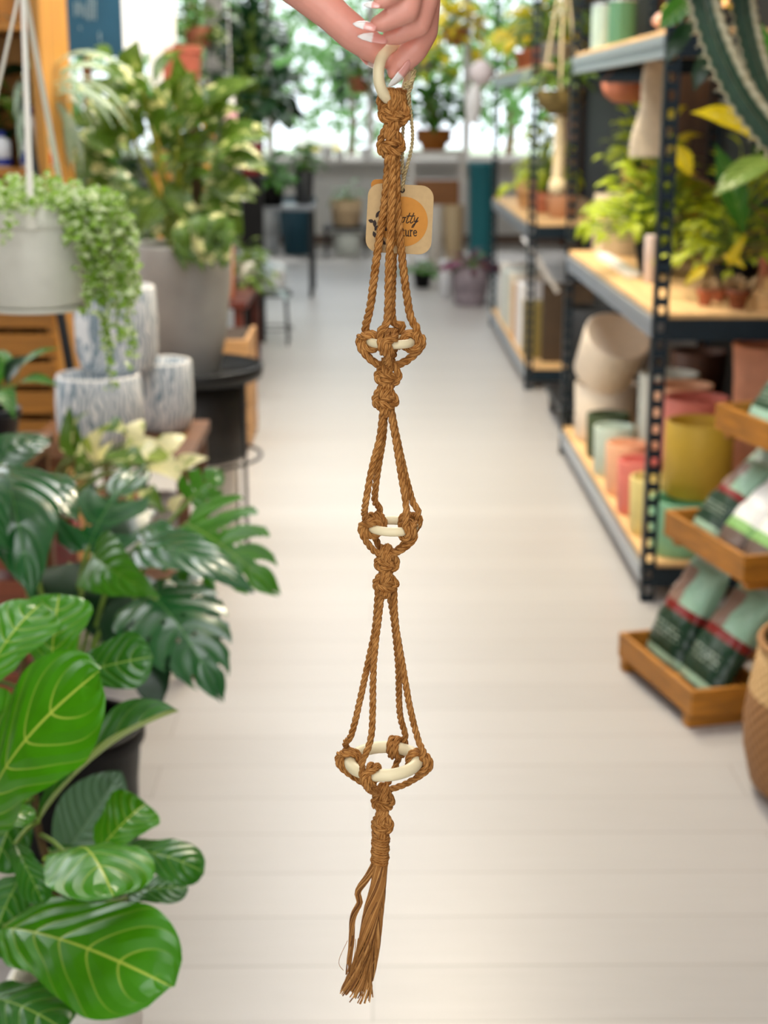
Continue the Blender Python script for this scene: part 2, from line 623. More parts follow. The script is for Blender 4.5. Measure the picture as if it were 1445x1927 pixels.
def slotted_post(x, y, dx, dy, h):
    """an L of perforated angle: one flange across (dx), one along the aisle (dy), real holes in the first"""
    mb = MB()
    w, t = 0.042, 0.003
    lo, hi = sorted((x, x + dx * w))
    y0, y1 = sorted((y, y + dy * t))
    g0, g1 = lo + .012, hi - .012
    mb.box((lo, y0, 0), (g0, y1, h))
    mb.box((g1, y0, 0), (hi, y1, h))
    z = 0.0
    while z < h - .01:
        mb.box((g0, y0, z), (g1, y1, min(h, z + .024)))
        z += .05
    a0, a1 = sorted((x, x + dx * t))
    b0, b1 = sorted((y, y + dy * .036))
    mb.box((a0, b0, 0), (a1, b1, h))
    return mb


def shelving(label, y0, y1):
    u = thing('metal_shelving', label, 'shelving', ((SX0 + SX1) / 2, (y0 + y1) / 2, 0), 'metal shelving bays')
    for (x, dx) in ((SX0, 1), (SX1, -1)):
        for (y, dy) in ((y0, 1), (y1, -1)):
            slotted_post(x, y, dx, dy, 2.15).build('post', NAVY, u, smooth=False)
    for z in (ZB, ZM, ZT):
        for x in (SX0 + .004, SX1 - .024):
            mb = MB().box((x, y0 + .04, z - .066), (x + .004, y1 - .04, z - .004)).box((x + .004, y0 + .04, z - .066), (x + .016, y1 - .04, z - .060)).box((x - .006, y0 + .04, z - .03), (x, y1 - .04, z - .004))
            mb.build('beam', STEEL if x < 1 else NAVY, u, smooth=False, label='grey steel beam' if x < 1 else None)
        for y in (y0 + .006, y1 - .012):
            MB().box((SX0 + .044, y, z - .066), (SX1 - .044, y + .006, z - .006)).build('beam', NAVY, u, smooth=False)
        flat(MB().box((SX0 + .012, y0 + .012, z - .004), (SX1 - .012, y1 - .012, z + .012)), 'shelf_board', PALEW, u, .002)
    ym = y0 + (.95 if y0 < 5 else 0)
    MB().box((SX1 + .002, y0, .02), (SX1 + .008, ym, .86)).box((SX1 + .002, ym, .02), (SX1 + .008, y1, 2.12)).build('back_panel', BLACKP, u, smooth=False)
    if y0 < 5:
        mb = MB()
        for i in range(8):
            mb.box((SX1 + .002, y0 + .002 + i * .118, .865), (SX1 + .014, y0 + .114 + i * .118, 2.12))
        flat(mb, 'wooden_back_panel', mat('cedar_panel', 'a8672e', .7, stretch=(1, 6, .5), scale=5, var=.3), u, .002)
    return u


shelving('near bay of black slotted shelving holding coloured pots and plants, right of the aisle', 4.3, 6.34)
shelving('far bay of black slotted shelving holding books and signs, further down the aisle', 7.85, 10.3)
ZB, ZM, ZT = ZB + .012, ZM + .012, ZT + .012


def empty_pot(name, label, col, x, y, z, r, h, taper=.96, rim=0.0, tilt=None, group=None, mtl=None, rough=.55, rimh=.02):
    mb = MB().lathe(pot_prof(r, r * taper, h, .007, rim, rimh), n=40)
    o = mb.build(name, mtl or mat('glaze_' + col, col, rough, var=.04), None, smooth='q', label=label, cat='pot', group=group, loc=(0, 0, 0))
    o.location = (x, y, z)
    if tilt:
        o.rotation_euler = tilt
    return o


G = 'coloured cylinder pots on the bottom shelf'
for c, n, y in (('bccabb', 'sage green', 5.45), ('ecb48c', 'peach', 5.16), ('e07c6e', 'coral pink', 4.90), ('e3d086', 'pale yellow', 4.65)):
    empty_pot('cylinder_pot', 'small ' + n + ' cylinder pot in the front row of the bottom shelf', c, 0.91, y, ZB, .075, .185, group=G)
for c, n, y in (('ced3ca', 'pale grey-green', 5.42), ('f0bd98', 'peach', 5.18), ('ea8c80', 'salmon pink', 4.94)):
    empty_pot('cylinder_pot', 'tall ' + n + ' cylinder pot in the second row of the bottom shelf', c, 1.10, y, ZB, .11, .39, group=G)
empty_pot('cylinder_pot', 'mint green cylinder pot under the mustard one, beside the near perforated post', '8cc8a0', 0.955, 4.43, ZB, .094, .17, group=G)
empty_pot('cylinder_pot', 'mustard yellow cylinder pot with a raised collar, stacked on the mint green pot', 'd8b13a', 1.01, 4.47, ZB + .171, .102, .235, rim=.003, rimh=.19, group=G)
empty_pot('cylinder_pot', 'red cylinder pot at the back of the bottom shelf behind the mustard pot', 'c9544a', 1.30, 4.97, ZB, .07, .30, group=G)
empty_pot('cylinder_pot', 'dark olive green cylinder pot between the cream pots and the small sage pot', '3c4a26', 0.935, 5.75, ZB, .085, .17, group=G)
empty_pot('cylinder_pot', 'cream cylinder pot standing upright at the far end of the bottom shelf', 'e6d6c0', 0.975, 6.08, ZB, .13, .235, group=G)
o = MB().lathe([(0, 0), (.12, 0), (.125, .004), (.137, .2), (.137, .206), (.128, .208), (.122, .202), (0, .2)], n=44).build('cylinder_pot', mat('cream_glaze', 'e8d8c2', .5, var=.03), None, smooth='q', label='cream cylinder pot lying tilted on top of the upright cream one', cat='pot', group=G, loc=(0, 0, 0))
o.location, o.rotation_euler = (0.955, 6.05, ZB + .28), (math.radians(33), math.radians(12), 0)
empty_pot('terracotta_urn', 'large round terracotta pot at the right of the bottom shelf', 'c98a6c', 1.28, 4.62, ZB, .145, .62, .6, mtl=mat('pale_terracotta', 'd99a7c', .75, var=.15, scale=20))
empty_pot('terracotta_urn', 'dark brown pot in the shade behind the stacked pots', '5a3a2a', 1.28, 5.75, ZB, .11, .42, .7)


# ---- plants: one builder, many kinds
def rosette(mb, st, c, n, spread, height, L, W, prof, droop, nv=8, nu=1, bend=.2, fold=.1, up=.25, flat_=1.0, jit=.35, az0=0, az1=2 * PI, low=0.0, hang=0.0):
    """leaves on stalks round a crown c"""
    for i in range(n):
        az = az0 + (az1 - az0) * ((i * .618034) % 1)
        q = math.sqrt((i + .5) / n)
        r = spread * q * (1 - jit + 2 * jit * rnd.random()) * .75
        z = low + (height - low) * (1 - q * .75) * (.6 + .5 * rnd.random()) - hang * q * rnd.random()
        d = Vector((math.cos(az), math.sin(az) * flat_, 0))
        p = Vector(c) + d * r + Vector((0, 0, z))
        s = .7 + .5 * rnd.random()
        el = up * (1 - q) * 2 - droop * (.5 + rnd.random()) * q
        yaw = (rnd.random() - .5) * 1.2
        dd = Vector((d.x * math.cos(yaw) - d.y * math.sin(yaw), d.x * math.sin(yaw) + d.y * math.cos(yaw), 0))
        tip = p + (dd * math.cos(el) + Vector((0, 0, math.sin(el)))) * L * s
        nrm = Vector((rnd.random() - .5, rnd.random() - .9, 1.2))
        mb.blade(p, tip, nrm, W * s, prof, bend, fold, 0, nv, nu)
        if st is not None:
            mid = Vector(c).lerp(p, .5) + Vector((0, 0, abs(z) * .25 + .01))
            st.tube(spline([Vector(c) + d * .008, mid, p], 6)[0], .0022 + L * .008, 5, cap=False)


def plant(name, label, pos, potd, leaf, n, spread, height, L, W, prof='oval', droop=.6, potm=None, group=None, stem=True, cat='plant', soil=True, **k):
    """potted plant at pos (the pot's foot); potd = (top radius, foot radius, height[, rim])"""
    t = thing(name, label, cat, pos, group)
    rt, rb, h = potd[:3]
    MB().lathe([(a, z) for a, z in pot_prof(rt, rb, h, .006, potd[3] if len(potd) > 3 else 0, h * .2)], pos, 28).build('pot', potm or TERRA, t, smooth='q')
    if soil:
        MB().lathe([(0, h * .86), (rt * .92 - .004, h * .86)], pos, 20).build('soil', SOIL, t)
    mb, st = MB(), MB() if stem else None
    rosette(mb, st, (pos[0], pos[1], pos[2] + h * .86), n, spread, height, L, W, prof, droop, **k)
    if stem:
        st.build('stems', STEMG, t)
    mb.build('foliage', leaf, t)
    return t


def at(px, py, Y):
    return P(px, py, Y)


# middle shelf of the near bay
plant('trailing_plant', 'bushy yellow-green plant on the middle shelf between the two near posts', (1.03, 5.42, ZM), (.08, .06, .11), LIME, 200, .28, .42, .075, .04, 'heart', potm=BLACKP, low=.02, hang=.08)
plant('trailing_plant', 'dense lime plant in a black pot just right of the near perforated post', (1.15, 4.72, ZM), (.075, .055, .10), LIME, 120, .20, .34, .085, .03, 'lance', potm=BLACKP, hang=.05, up=.5)
plant('trailing_plant', 'sunlit yellow-leaved plant further back on the middle shelf under the cloth bag', (1.12, 5.85, ZM), (.08, .06, .13), YELL, 60, .17, .42, .09, .05, 'heart', potm=GREYC, up=.4)
plant('trailing_plant', 'leafy plant with lit lime leaves at the far end of the middle shelf', (1.08, 6.2, ZM + .24), (.06, .05, .1), LIME, 46, .15, .3, .08, .05, 'heart', potm=TERRA, up=.4)
flat(MB().box((.93, 6.06, ZM), (1.24, 6.32, ZM + .235)), 'storage_box', mat('cream_card', 'cdbb9c', .8, var=.1), None, .004, label='cream box under a small plant at the far end of the middle shelf', cat='box')
plant('potted_plant', 'tall plant with upright olive leaves at the back of the middle shelf', (1.36, 4.95, ZM), (.08, .065, .13), MIDG, 22, .12, .46, .24, .06, 'lance', .3, TERRA, up=.9)
# a croton in a dark pot near the right edge
t = thing('croton', 'plant with big yellow and green leaves in a dark pot, right on the middle shelf', 'plant', (1.30, 4.45, ZM))
MB().lathe(pot_prof(.075, .055, .13, .006, .004), (1.30, 4.45, ZM), 28).build('pot', mat('oxblood_glaze', '4c1512', .3), t, smooth='q')
MB().lathe([(0, .115), (.066, .115)], (1.30, 4.45, ZM), 20).build('soil', SOIL, t)
cr = Vector((1.30, 4.45, ZM + .12))
CROT = leafmat('croton_leaf', '7fa046', 'b8c870', .35, 7.0, .7, trans=.3, vw=.04)
st = MB()
for (b_, t_, w, mm, nn) in (((1440, 280, 4.3), (1298, 212, 4.15), 70, YELL, (.1, -.7, .7)), ((1460, 300, 4.2), (1344, 368, 4.05), 52, CROT, (.1, -.6, .8)), ((1400, 440, 4.4), (1345, 270, 4.4), 54, MIDG, (0, -1, .1)), ((1370, 500, 4.3), (1405, 440, 4.2), 22, YELL, (0, -.8, .5)),
                            ((1330, 500, 4.3), (1285, 540, 4.25), 22, YELL, (0, -.8, .5)), ((1360, 480, 4.3), (1402, 505, 4.25), 20, YELL, (0, -.8, .5)), ((1300, 330, 4.5), (1262, 270, 4.5), 40, YELL, (0, -.8, .5))):
    q0, q1 = at(*b_), at(*t_)
    MB().blade(q0, q1, nn, w / ppm(q0), 'lance' if mm is not CROT else 'oval', .12, .1, .02, 12, 3).build('leaf', mm, t)
    st.tube(spline([cr, cr.lerp(q0, .5) + Vector((0, 0, .05)), q0], 8)[0], .0035, 6)
st.build('stems', STEMB, t)
# little terracotta pots and odds and ends at the front of the middle shelf
GP = 'small pots on the middle shelf'
for (x, y, r, h, lab) in ((1.01, 4.50, .026, .05, 'small terracotta pot nearest the perforated post on the middle shelf'), (1.09, 4.42, .033, .058, 'small brown pot with dried moss at the front of the middle shelf'), (1.075, 4.60, .024, .04, 'tiny terracotta pot behind the mossy one'), (1.25, 4.36, .03, .05, 'small red clay pot at the right end of the middle shelf')):
    t = thing('small_pot', lab, 'pot', (x, y, ZM), GP)
    MB().lathe(pot_prof(r, r * .72, h, .004, .003, h * .3), (x, y, ZM), 22).build('pot', TERRA if 'brown' not in lab else mat('brown_clay', '7a4024', .6), t, smooth='q')
    mb = MB()
    for i in range(26):
        a, q = rnd.random() * 6.28, math.sqrt(rnd.random()) * r * 1.05
        p = Vector((x + q * math.cos(a), y + q * math.sin(a), ZM + h * .9))
        mb.blade(p, p + Vector((math.cos(a) * r * .6, math.sin(a) * r * .6, r * (.5 + rnd.random()))), (0, -.4, 1), r * .5, 'oval', .2, .1, 0, 4, 1)
    mb.build('succulent', mat('dried_moss', 'a5875e', .8, var=.4), t)
GB = 'wooden blocks on the middle shelf'
for (x0, x1, y0, y1, h, lab) in ((1.14, 1.20, 4.38, 4.46, .05, 'low pale wooden block beside the mossy pot'), (1.205, 1.29, 4.50, 4.60, .075, 'taller pale wooden block behind the low one'), (1.31, 1.42, 4.33, 4.42, .035, 'flat pale wooden block at the right end of the middle shelf')):
    flat(MB().box((x0, y0, ZM), (x1, y1, ZM + h)), 'wooden_block', PALEW, None, .003, label=lab, cat='block', group=GB)
flat(MB().box((.90, 5.25, ZM), (.945, 6.0, ZM + .022)), 'sign_board', WHITEC, None, .003, label='long white sign lying along the front edge of the middle shelf', cat='sign')
# paper roll / small price card leaning at the middle shelf front
empty_pot('glass_jar', 'pinkish white narrow jar at the front of the middle shelf by the lime plant', 'd8c6bd', .955, 5.12, ZM, .022, .16, 1, rough=.2)

# bag and bowl hanging under the top shelf
bagc = Vector((.905, 4.98, 0))
rows = []
for i in range(11):
    v = i / 10
    z = 1.30 + .30 * v
    w, d = .062 - .024 * v + .006 * math.sin(v * 9), .03 * (1 - .75 * v)
    rows.append([(bagc.x + w * math.copysign(abs(math.cos(a)) ** .6, math.cos(a)) + .02 * v, bagc.y + d * math.copysign(abs(math.sin(a)) ** .6, math.sin(a)), z) for a in [2 * PI * k / 20 for k in range(20)]])
bag = thing('cloth_bag', 'pale cloth bag hanging under the top shelf', 'bag', (bagc.x, bagc.y, 1.3))
mb = MB()
mb.grid(rows, close=True)
mb.face(list(reversed(rows[0])))
mb.face(rows[-1])
mb.build('sack', mat('unbleached_linen', 'c9bba4', .9, var=.15, scale=60), bag)
MB().tube([(bagc.x + .02, bagc.y, 1.598), (bagc.x + .02, bagc.y, 1.646)], .004, 6).build('cord_loop', BROWNW, bag)
bw = thing('clay_bowl', 'round terracotta bowl hanging under the top shelf left of the cloth bag', 'bowl', (.925, 5.55, 1.47))
MB().lathe([(0, 0), (.05, .004), (.085, .03), (.095, .07), (.088, .07), (.078, .034), (.045, .012), (0, .01)], (.925, 5.55, 1.47), 28).build('bowl', TERRA, bw, smooth='q')
MB().tube([(.83, 5.55, 1.54), (.925, 5.55, 1.653), (1.02, 5.55, 1.54)], .003, 6).build('hanging_cord', BROWNW, bw)

# top shelf goods
GT = 'goods on the top shelf'


def tin(x, y, z, r, h, col, lab, n=44):
    t = thing('ribbed_tin', lab, 'tin', (x, y, z), GT)
    mb = MB()
    mb.lathe([(0, 0), (r, 0), (r, h), (r - .004, h), (r - .006, h * .4), (0, h * .4)], (x, y, z), n * 2, wob=lambda k, zz: 1 + .025 * (k % 2))
    mb.build('body', mat('tin_' + col, col, .4, .3, var=.05), t, smooth=False)
    MB().torus((x, y, z + h), r, .004, n=36, m=8).build('rim', STEEL, t)
    return t


tin(.91, 6.06, ZT, .05, .17, 'a9bcae', 'pale grey-green ribbed tin on the top shelf')
tin(.935, 5.80, ZT, .05, .17, '4f7d5c', 'darker green ribbed tin beside the pale one on the top shelf')
plant('small_plant', 'yellow-green plant in a black pot near the middle of the top shelf', (1.06, 4.90, ZT), (.06, .045, .07), LIME, 30, .1, .16, .07, .045, 'heart', potm=BLACKP)
o = MB().lathe([(0, 0), (.024, 0), (.028, .012), (.018, .03), (.038, .042), (.04, .055), (.024, .074), (0, .08)], n=24).build('clay_ornament', mat('blush_clay', 'd0a08c', .6), None, label='blush clay mushroom ornament at the front of the top shelf', cat='ornament', loc=(0, 0, 0))
o.location = (.93, 4.93, ZT)
plant('potted_plant', 'plant with orange-yellow leaves on the top shelf behind the spiny cactus', (1.24, 4.55, ZT), (.07, .055, .10), leafmat('amber_leaf', 'e0a010', None, .4, trans=.4), 26, .16, .2, .14, .06, 'lance', potm=mat('ochre_glaze', 'c98a1c', .4), flat_=.7)

# ---- far bay
GFB = 'boards and books on the far shelving'
for i, (c, y, hh, w, lab) in enumerate((('e6e2da', 9.75, .36, .05, 'white upright panel at the far end of the far bottom shelf'), ('c3d0cb', 9.45, .34, .06, 'pale green upright book on the far bottom shelf'), ('ddd5c4', 9.15, .35, .07, 'cream upright book beside the pale green one'), ('d3a878', 8.85, .33, .05, 'tan upright book in the far bottom row'), ('e8e6e6', 8.5, .36, .10, 'white upright box file nearest the gap'), ('8c7a3e', 8.15, .30, .08, 'olive ribbed tin box at the near end of the far bottom shelf'))):
    o = MB().box((SX0 + .03, y, ZB), (SX0 + .28, y + w * 2.4, ZB + hh))
    flat(o, 'book', mat('cover_' + c, c, .6, var=.08), None, .004, label=lab, cat='book', group=GFB)
mb = MB()
M = Matrix.Translation((.93, 8.0, .62)) @ Matrix.Rotation(math.radians(-32), 4, 'Y') @ Matrix.Rotation(math.radians(8), 4, 'X')
sg = mb.box((-.012, 0, -.16), (.012, .22, .16), M).build('leaning_board', WHITEC, None, smooth=False, label='white board tilted out over the near end of the far bay', cat='board')
soft(sg, .003)
flat(MB().box((.93, 8.02, ZB), (1.2, 8.1, ZB + .42)), 'carton', mat('dark_card', '4a3a2a', .85), None, .004, label='dark brown carton propping the tilted white board', cat='box')
for (x, y, r, c, lab) in ((1.0, 9.2, .13, 'c89c6c', 'round tan basket on the far middle shelf'), (1.05, 8.3, .09, 'b98560', 'small tan pot on the far middle shelf by the post')):
    empty_pot('round_basket', lab, c, x, y, ZM, r, r * 1.3, .8)
plant('leafy_plant', 'yellow-green plant trailing on the far middle shelf', (1.0, 8.7, ZM), (.08, .06, .12), LIME, 60, .2, .5, .11, .06, 'heart', potm=TERRA, nv=5, hang=.05)
for (y, lab, lm, pm) in ((9.8, 'bright lime plant at the far end of the far top shelf', LIME, TERRA), (9.2, 'yellow flowering plant in a terracotta pot on the far top shelf', YELL, TERRA), (8.4, 'pale leafy plant at the near end of the far top shelf', POTHOS, GREYC)):
    plant('leafy_plant', lab, (1.0, y, ZT), (.09, .07, .13, .006), lm, 60, .26, .32, .12, .06, 'heart', potm=pm, nv=5, group='plants on the far top shelf')
# moss basket hanging in the gap between the two bays
hb = thing('hanging_moss_basket', 'brown moss basket hanging on cords in the gap between the two shelving bays', 'hanging basket', (.88, 7.15, 1.42))
MB().lathe([(0, 0), (.05, .005), (.1, .05), (.115, .11), (.105, .115), (0, .1)], (.88, 7.15, 1.42), 28, wob=lambda k, z: 1 + .05 * math.sin(k * 2.3 + z * 60)).build('basket', mat('brown_moss', '6b5a30', .95, var=.5, scale=60, bump=.6), hb)
mb = MB()
for a in range(3):
    mb.tube([(.88 + .1 * math.cos(a * 2.09 + .4), 7.15 + .1 * math.sin(a * 2.09 + .4), 1.53), (.88, 7.15, 2.1)], .006, 6)
mb.tube([(.88, 7.15, 2.1), (.88, 7.15, H)], .005, 6)
mb.build('hanging_cord', mat('cream_cord', 'd6c39c', .9), hb)
mb = MB()
mb.tube([(.88, 7.15, 1.43), (.885, 7.15, 1.3), (.88, 7.15, 1.12)], [.022, .028, .03], 10)
mb.lathe([(0, 0), (.04, .01), (.045, .04), (.03, .075), (0, .08)], (.88, 7.15, 1.06), 16)
mb.build('tassel', mat('cream_cord', 'd6c39c', .9), hb)
plant('leafy_plant', 'mixed leafy plant growing in the hanging moss basket', (.88, 7.15, 1.505), (.05, .04, .03), POTHOS, 34, .16, .16, .09, .05, 'heart', potm=SOIL, nv=5, soil=False)
# trolley wheels in the gap
tr = thing('plant_trolley', 'low black plant trolley on castors standing between the two bays', 'trolley', (1.0, 6.95, 0))
flat(MB().box((.86, 6.62, .11), (1.3, 7.3, .135)), 'deck', BLACKM, tr)
for (x, y) in ((.90, 6.68), (.90, 7.24), (1.26, 6.68), (1.26, 7.24)):
    c_ = MB().torus((x, y, .04), .026, .014, (0, 1, 0), (0, 0, 1), 20, 10).build('castor', BLACKP, tr)
    MB().box((x - .02, y - .012, .045), (x + .02, y + .012, .11)).build('fork', BLACKM, c_, smooth=False)
empty_pot('floor_planter', 'dark floor planter on the black trolley', '16181a', 1.06, 6.95, .136, .16, .42, .8)

# ---- stepped wooden stand with bags of potting mix
A_, B_ = Vector((.665, 3.74, 0)), Vector((.765, 3.34, 0))
dv = (B_ - A_).normalized()
nv_ = Vector((-dv.y, dv.x, 0))
LEN = (B_ - A_).length
stand = thing('display_stand', 'stepped wooden display stand with three trays of bags, right foreground', 'display stand', (A_.x, A_.y, 0))


def S(s, t, z):
    return A_ + dv * s + nv_ * t + Vector((0, 0, z))


def sbox(mb, s0, s1, t0, t1, z0, z1):
    M = Matrix(((dv.x, nv_.x, 0, A_.x), (dv.y, nv_.y, 0, A_.y), (0, 0, 1, 0), (0, 0, 0, 1)))
    return mb.box((s0, t0, z0), (s1, t1, z1), M)


TI = [(0.0, .045), (.115, .375), (.245, .655)]
DEP = .21
for k_, (t0, z0) in enumerate(TI):
    mb = MB()
    sbox(mb, 0, LEN, t0 + .012, t0 + DEP, z0, z0 + .012)
    sbox(mb, 0, LEN, t0, t0 + .014, z0 - .012, z0 + .055)
    sbox(mb, 0, LEN, t0 + DEP - .012, t0 + DEP, z0, z0 + .05)
    sbox(mb, -.014, 0, t0, t0 + DEP, z0 - .012, z0 + .055)
    sbox(mb, LEN, LEN + .014, t0, t0 + DEP, z0 - .012, z0 + .055)
    flat(mb, 'tray', OAK, stand, .002)
mb = MB()
for s in (.0, LEN - .03):
    sbox(mb, s, s + .03, .455, .485, 0, .80)
    sbox(mb, s, s + .03, .0, .46, .0, .033)
    for t0, z0 in TI[1:]:
        sbox(mb, s, s + .03, t0 + .02, .46, z0 - .035, z0 - .002)
flat(mb, 'frame', OAK, stand, .002)


def bagmat(name, bands, speck=None):
    """printed sack: bands run along its height (generated z), a picture patch and light print"""
    m, nt, b = base(name)
    tc = nt.nodes.new('ShaderNodeTexCoord')
    sp = nt.nodes.new('ShaderNodeSeparateXYZ')
    nt.links.new(tc.outputs['Generated'], sp.inputs[0])
    rp = nt.nodes.new('ShaderNodeValToRGB')
    cr_ = rp.color_ramp
    cr_.interpolation = 'CONSTANT'
    while len(cr_.elements) < len(bands):
        cr_.elements.new(0.5)
    for e, (p, c) in zip(cr_.elements, bands):
        e.position, e.color = p, lin(c)
    nt.links.new(sp.outputs[2], rp.inputs[0])
    out = rp.outputs[0]
    if speck:
        x0, x1, z0, z1, c = speck
        inside = nmath(nt, 'MULTIPLY', nmath(nt, 'MULTIPLY', nmath(nt, 'GREATER_THAN', sp.outputs[0], x0), nmath(nt, 'LESS_THAN', sp.outputs[0], x1)), nmath(nt, 'MULTIPLY', nmath(nt, 'GREATER_THAN', sp.outputs[2], z0), nmath(nt, 'LESS_THAN', sp.outputs[2], z1)))
        out = nmix(nt, inside, out, lin(c))
    # two lines of small unreadable pale print
    br = nt.nodes.new('ShaderNodeTexBrick')
    br.inputs['Scale'].default_value = 1
    br.inputs['Brick Width'].default_value = .11
    br.inputs['Row Height'].default_value = .045
    br.inputs['Mortar Size'].default_value = .018
    br.inputs['Color1'].default_value = (1, 1, 1, 1)
    br.inputs['Color2'].default_value = (.3, .3, .3, 1)
    br.inputs['Mortar'].default_value = (0, 0, 0, 1)
    cb = nt.nodes.new('ShaderNodeCombineXYZ')
    nt.links.new(sp.outputs[0], cb.inputs[0])
    nt.links.new(sp.outputs[2], cb.inputs[1])
    nt.links.new(cb.outputs[0], br.inputs['Vector'])
    row = nmath(nt, 'MULTIPLY', nmath(nt, 'MULTIPLY', nmath(nt, 'GREATER_THAN', sp.outputs[2], .17), nmath(nt, 'LESS_THAN', sp.outputs[2], .31)), nmath(nt, 'MULTIPLY', nmath(nt, 'GREATER_THAN', sp.outputs[0], .14), nmath(nt, 'LESS_THAN', sp.outputs[0], .86)))
    bw_ = nt.nodes.new('ShaderNodeSeparateColor')
    nt.links.new(br.outputs[0], bw_.inputs[0])
    out = nmix(nt, nmath(nt, 'MULTIPLY', nmath(nt, 'MULTIPLY', row, bw_.outputs[0]), .95), out, lin('d5e4d0'))
    nt.links.new(out, b.inputs['Base Color'])
    b.inputs['Roughness'].default_value = .28
    nz = nt.nodes.new('ShaderNodeTexNoise')
    nz.inputs['Scale'].default_value = 30
    nt.links.new(tc.outputs['Object'], nz.inputs['Vector'])
    bp = nt.nodes.new('ShaderNodeBump')
    bp.inputs['Strength'].default_value = .5
    bp.inputs['Distance'].default_value = .01
    nt.links.new(nz.outputs[0], bp.inputs['Height'])
    nt.links.new(bp.outputs[0], b.inputs['Normal'])
    return m


BG1 = bagmat('green_sack', [(0, '9fc0a6'), (.07, '1d3a28'), (.42, '7a1c18'), (.50, '8fb49a'), (.9, 'b6d2c0')], (.06, .5, .50, .84, '8a6e60'))
BG2 = bagmat('white_sack', [(0, '6b5a50'), (.14, '8cbf6c'), (.24, 'efeeea'), (.8, 'dfe6dc'), (.92, 'f0efec')])
BG3 = bagmat('teal_sack', [(0, 'a7cdb8'), (.12, '33503a'), (.4, '6f9a80'), (.6, '35523e'), (.75, '9cc4ac')])
SEAL = mat('sack_seal', 'bcd4c4', .35)


def sack(label, m, s, tier, W, L, T, lean, group='bags of potting mix on the stand', yaw=0.0):
    """pillow-shaped bag standing in a tray and leaning back"""
    t0, z0 = TI[tier]
    rows = []
    n = 16
    for i in range(n + 1):
        v = i / n
        th = T / 2 * (math.sin(PI * min(1, .06 + v * .9)) ** .55) * (1.15 - .45 * v)
        if v > .93:
            th = .003
        w = W / 2 * (1 - .05 * math.sin(PI * v)) * (1 if v < .9 else 1.02)
        row = []
        for k in range(24):
            a = 2 * PI * k / 24
            ca_, sa_ = math.cos(a), math.sin(a)
            row.append((w * math.copysign(abs(ca_) ** .55, ca_) + .004 * math.sin(7 * v + k), th * math.copysign(abs(sa_) ** .8, sa_) + .003 * math.sin(5 * v * 6 + k * 1.3), L * v))
        rows.append(row)
    mb = MB()
    mb.grid(rows, close=True)
    mb.face(list(reversed(rows[0])))
    mb.face(rows[-1])
    o = mb.build('potting_mix_bag', m, None, label=label, cat='bag', group=group, loc=(0, 0, 0))
    p = S(s, t0 + .075, z0 + .016)
    rz = math.atan2(dv.y, dv.x)
    o.matrix_world = Matrix.Translation(p) @ Matrix.Rotation(rz + yaw, 4, 'Z') @ Matrix.Rotation(math.radians(-lean), 4, 'X')
    me = MB()
    me.box((-W / 2 * .98, -.0015, L * .97), (W / 2 * .98, .0015, L * 1.06))
    q = me.build('seam', SEAL, None, smooth=False)
    q.parent = o
    return o



sack('dark green bag with red band and brown picture, far end of the lowest tray', BG1, .105, 0, .185, .30, .085, 27)
sack('dark green bag with red band, at the near end of the lowest tray', BG1, .305, 0, .185, .31, .085, 34)
sack('green bag with brown picture at the far end of the middle tray', BG1, .075, 1, .14, .25, .07, 42)
sack('white bag with green stripe in the middle of the middle tray', BG2, .215, 1, .13, .27, .07, 44)
sack('white bag with green stripe at the near end of the middle tray', BG2, .345, 1, .12, .26, .07, 44)
sack('shiny grey-green bag at the far end of the top tray', BG3, .10, 2, .17, .26, .07, 40)
sack('shiny grey-green bag at the near end of the top tray', BG3, .29, 2, .17, .26, .07, 40)

# ---- woven basket with a black glazed pot, cut by the right edge
bx, by = 1.035, 2.98
bk = thing('woven_basket', 'tall woven rattan basket at the right edge of the floor', 'basket', (bx, by, 0))


def rattan():
    m, nt, b = base('woven_rattan')
    uv = nt.nodes.new('ShaderNodeUVMap')
    sp = nt.nodes.new('ShaderNodeSeparateXYZ')
    nt.links.new(uv.outputs[0], sp.inputs[0])
    a = nmath(nt, 'SINE', nmath(nt, 'MULTIPLY', sp.outputs[1], 170))
    c = nmath(nt, 'SINE', nmath(nt, 'MULTIPLY', sp.outputs[0], 300))
    k = nmath(nt, 'MULTIPLY', a, c)
    mr = nt.nodes.new('ShaderNodeMapRange')
    mr.inputs[1].default_value, mr.inputs[2].default_value = -1, 1
    nt.links.new(k, mr.inputs[0])
    band = nmath(nt, 'LESS_THAN', sp.outputs[1], .36)
    c1 = nmix(nt, band, lin('c79a5e'), lin('8a5c30'))
    c2 = nmix(nt, band, lin('e0b981'), lin('a67542'))
    nt.links.new(nmix(nt, mr.outputs[0], c1, c2), b.inputs['Base Color'])
    b.inputs['Roughness'].default_value = .7
    bp = nt.nodes.new('ShaderNodeBump')
    bp.inputs['Strength'].default_value = .7
    bp.inputs['Distance'].default_value = .004
    nt.links.new(k, bp.inputs['Height'])
    nt.links.new(bp.outputs[0], b.inputs['Normal'])
    return m


MB().lathe([(.17, 0), (.205, .03), (.222, .1), (.226, .17), (.218, .24), (.207, .30), (.202, .345), (.194, .345), (.20, .28), (.212, .2), (.2, .06), (0, .03)], (bx, by, 0), 56).build('weave', rattan(), bk, smooth='q')
MB().torus((bx, by, .345), .199, .009, n=60, m=8).build('rim', mat('dark_rattan', '9a6c3a', .7), bk)
gp = MB().lathe([(0, .03), (.12, .03), (.15, .2), (.165, .40), (.182, .43), (.186, .46), (.178, .468), (.165, .44), (.14, .40), (0, .39)], (bx, by, 0), 48).build('glazed_pot', mat('black_gloss', '0c0d0f', .08, var=.1), None, smooth='q', label='glossy black pot standing inside the rattan basket', cat='pot', loc=(bx, by, .03))

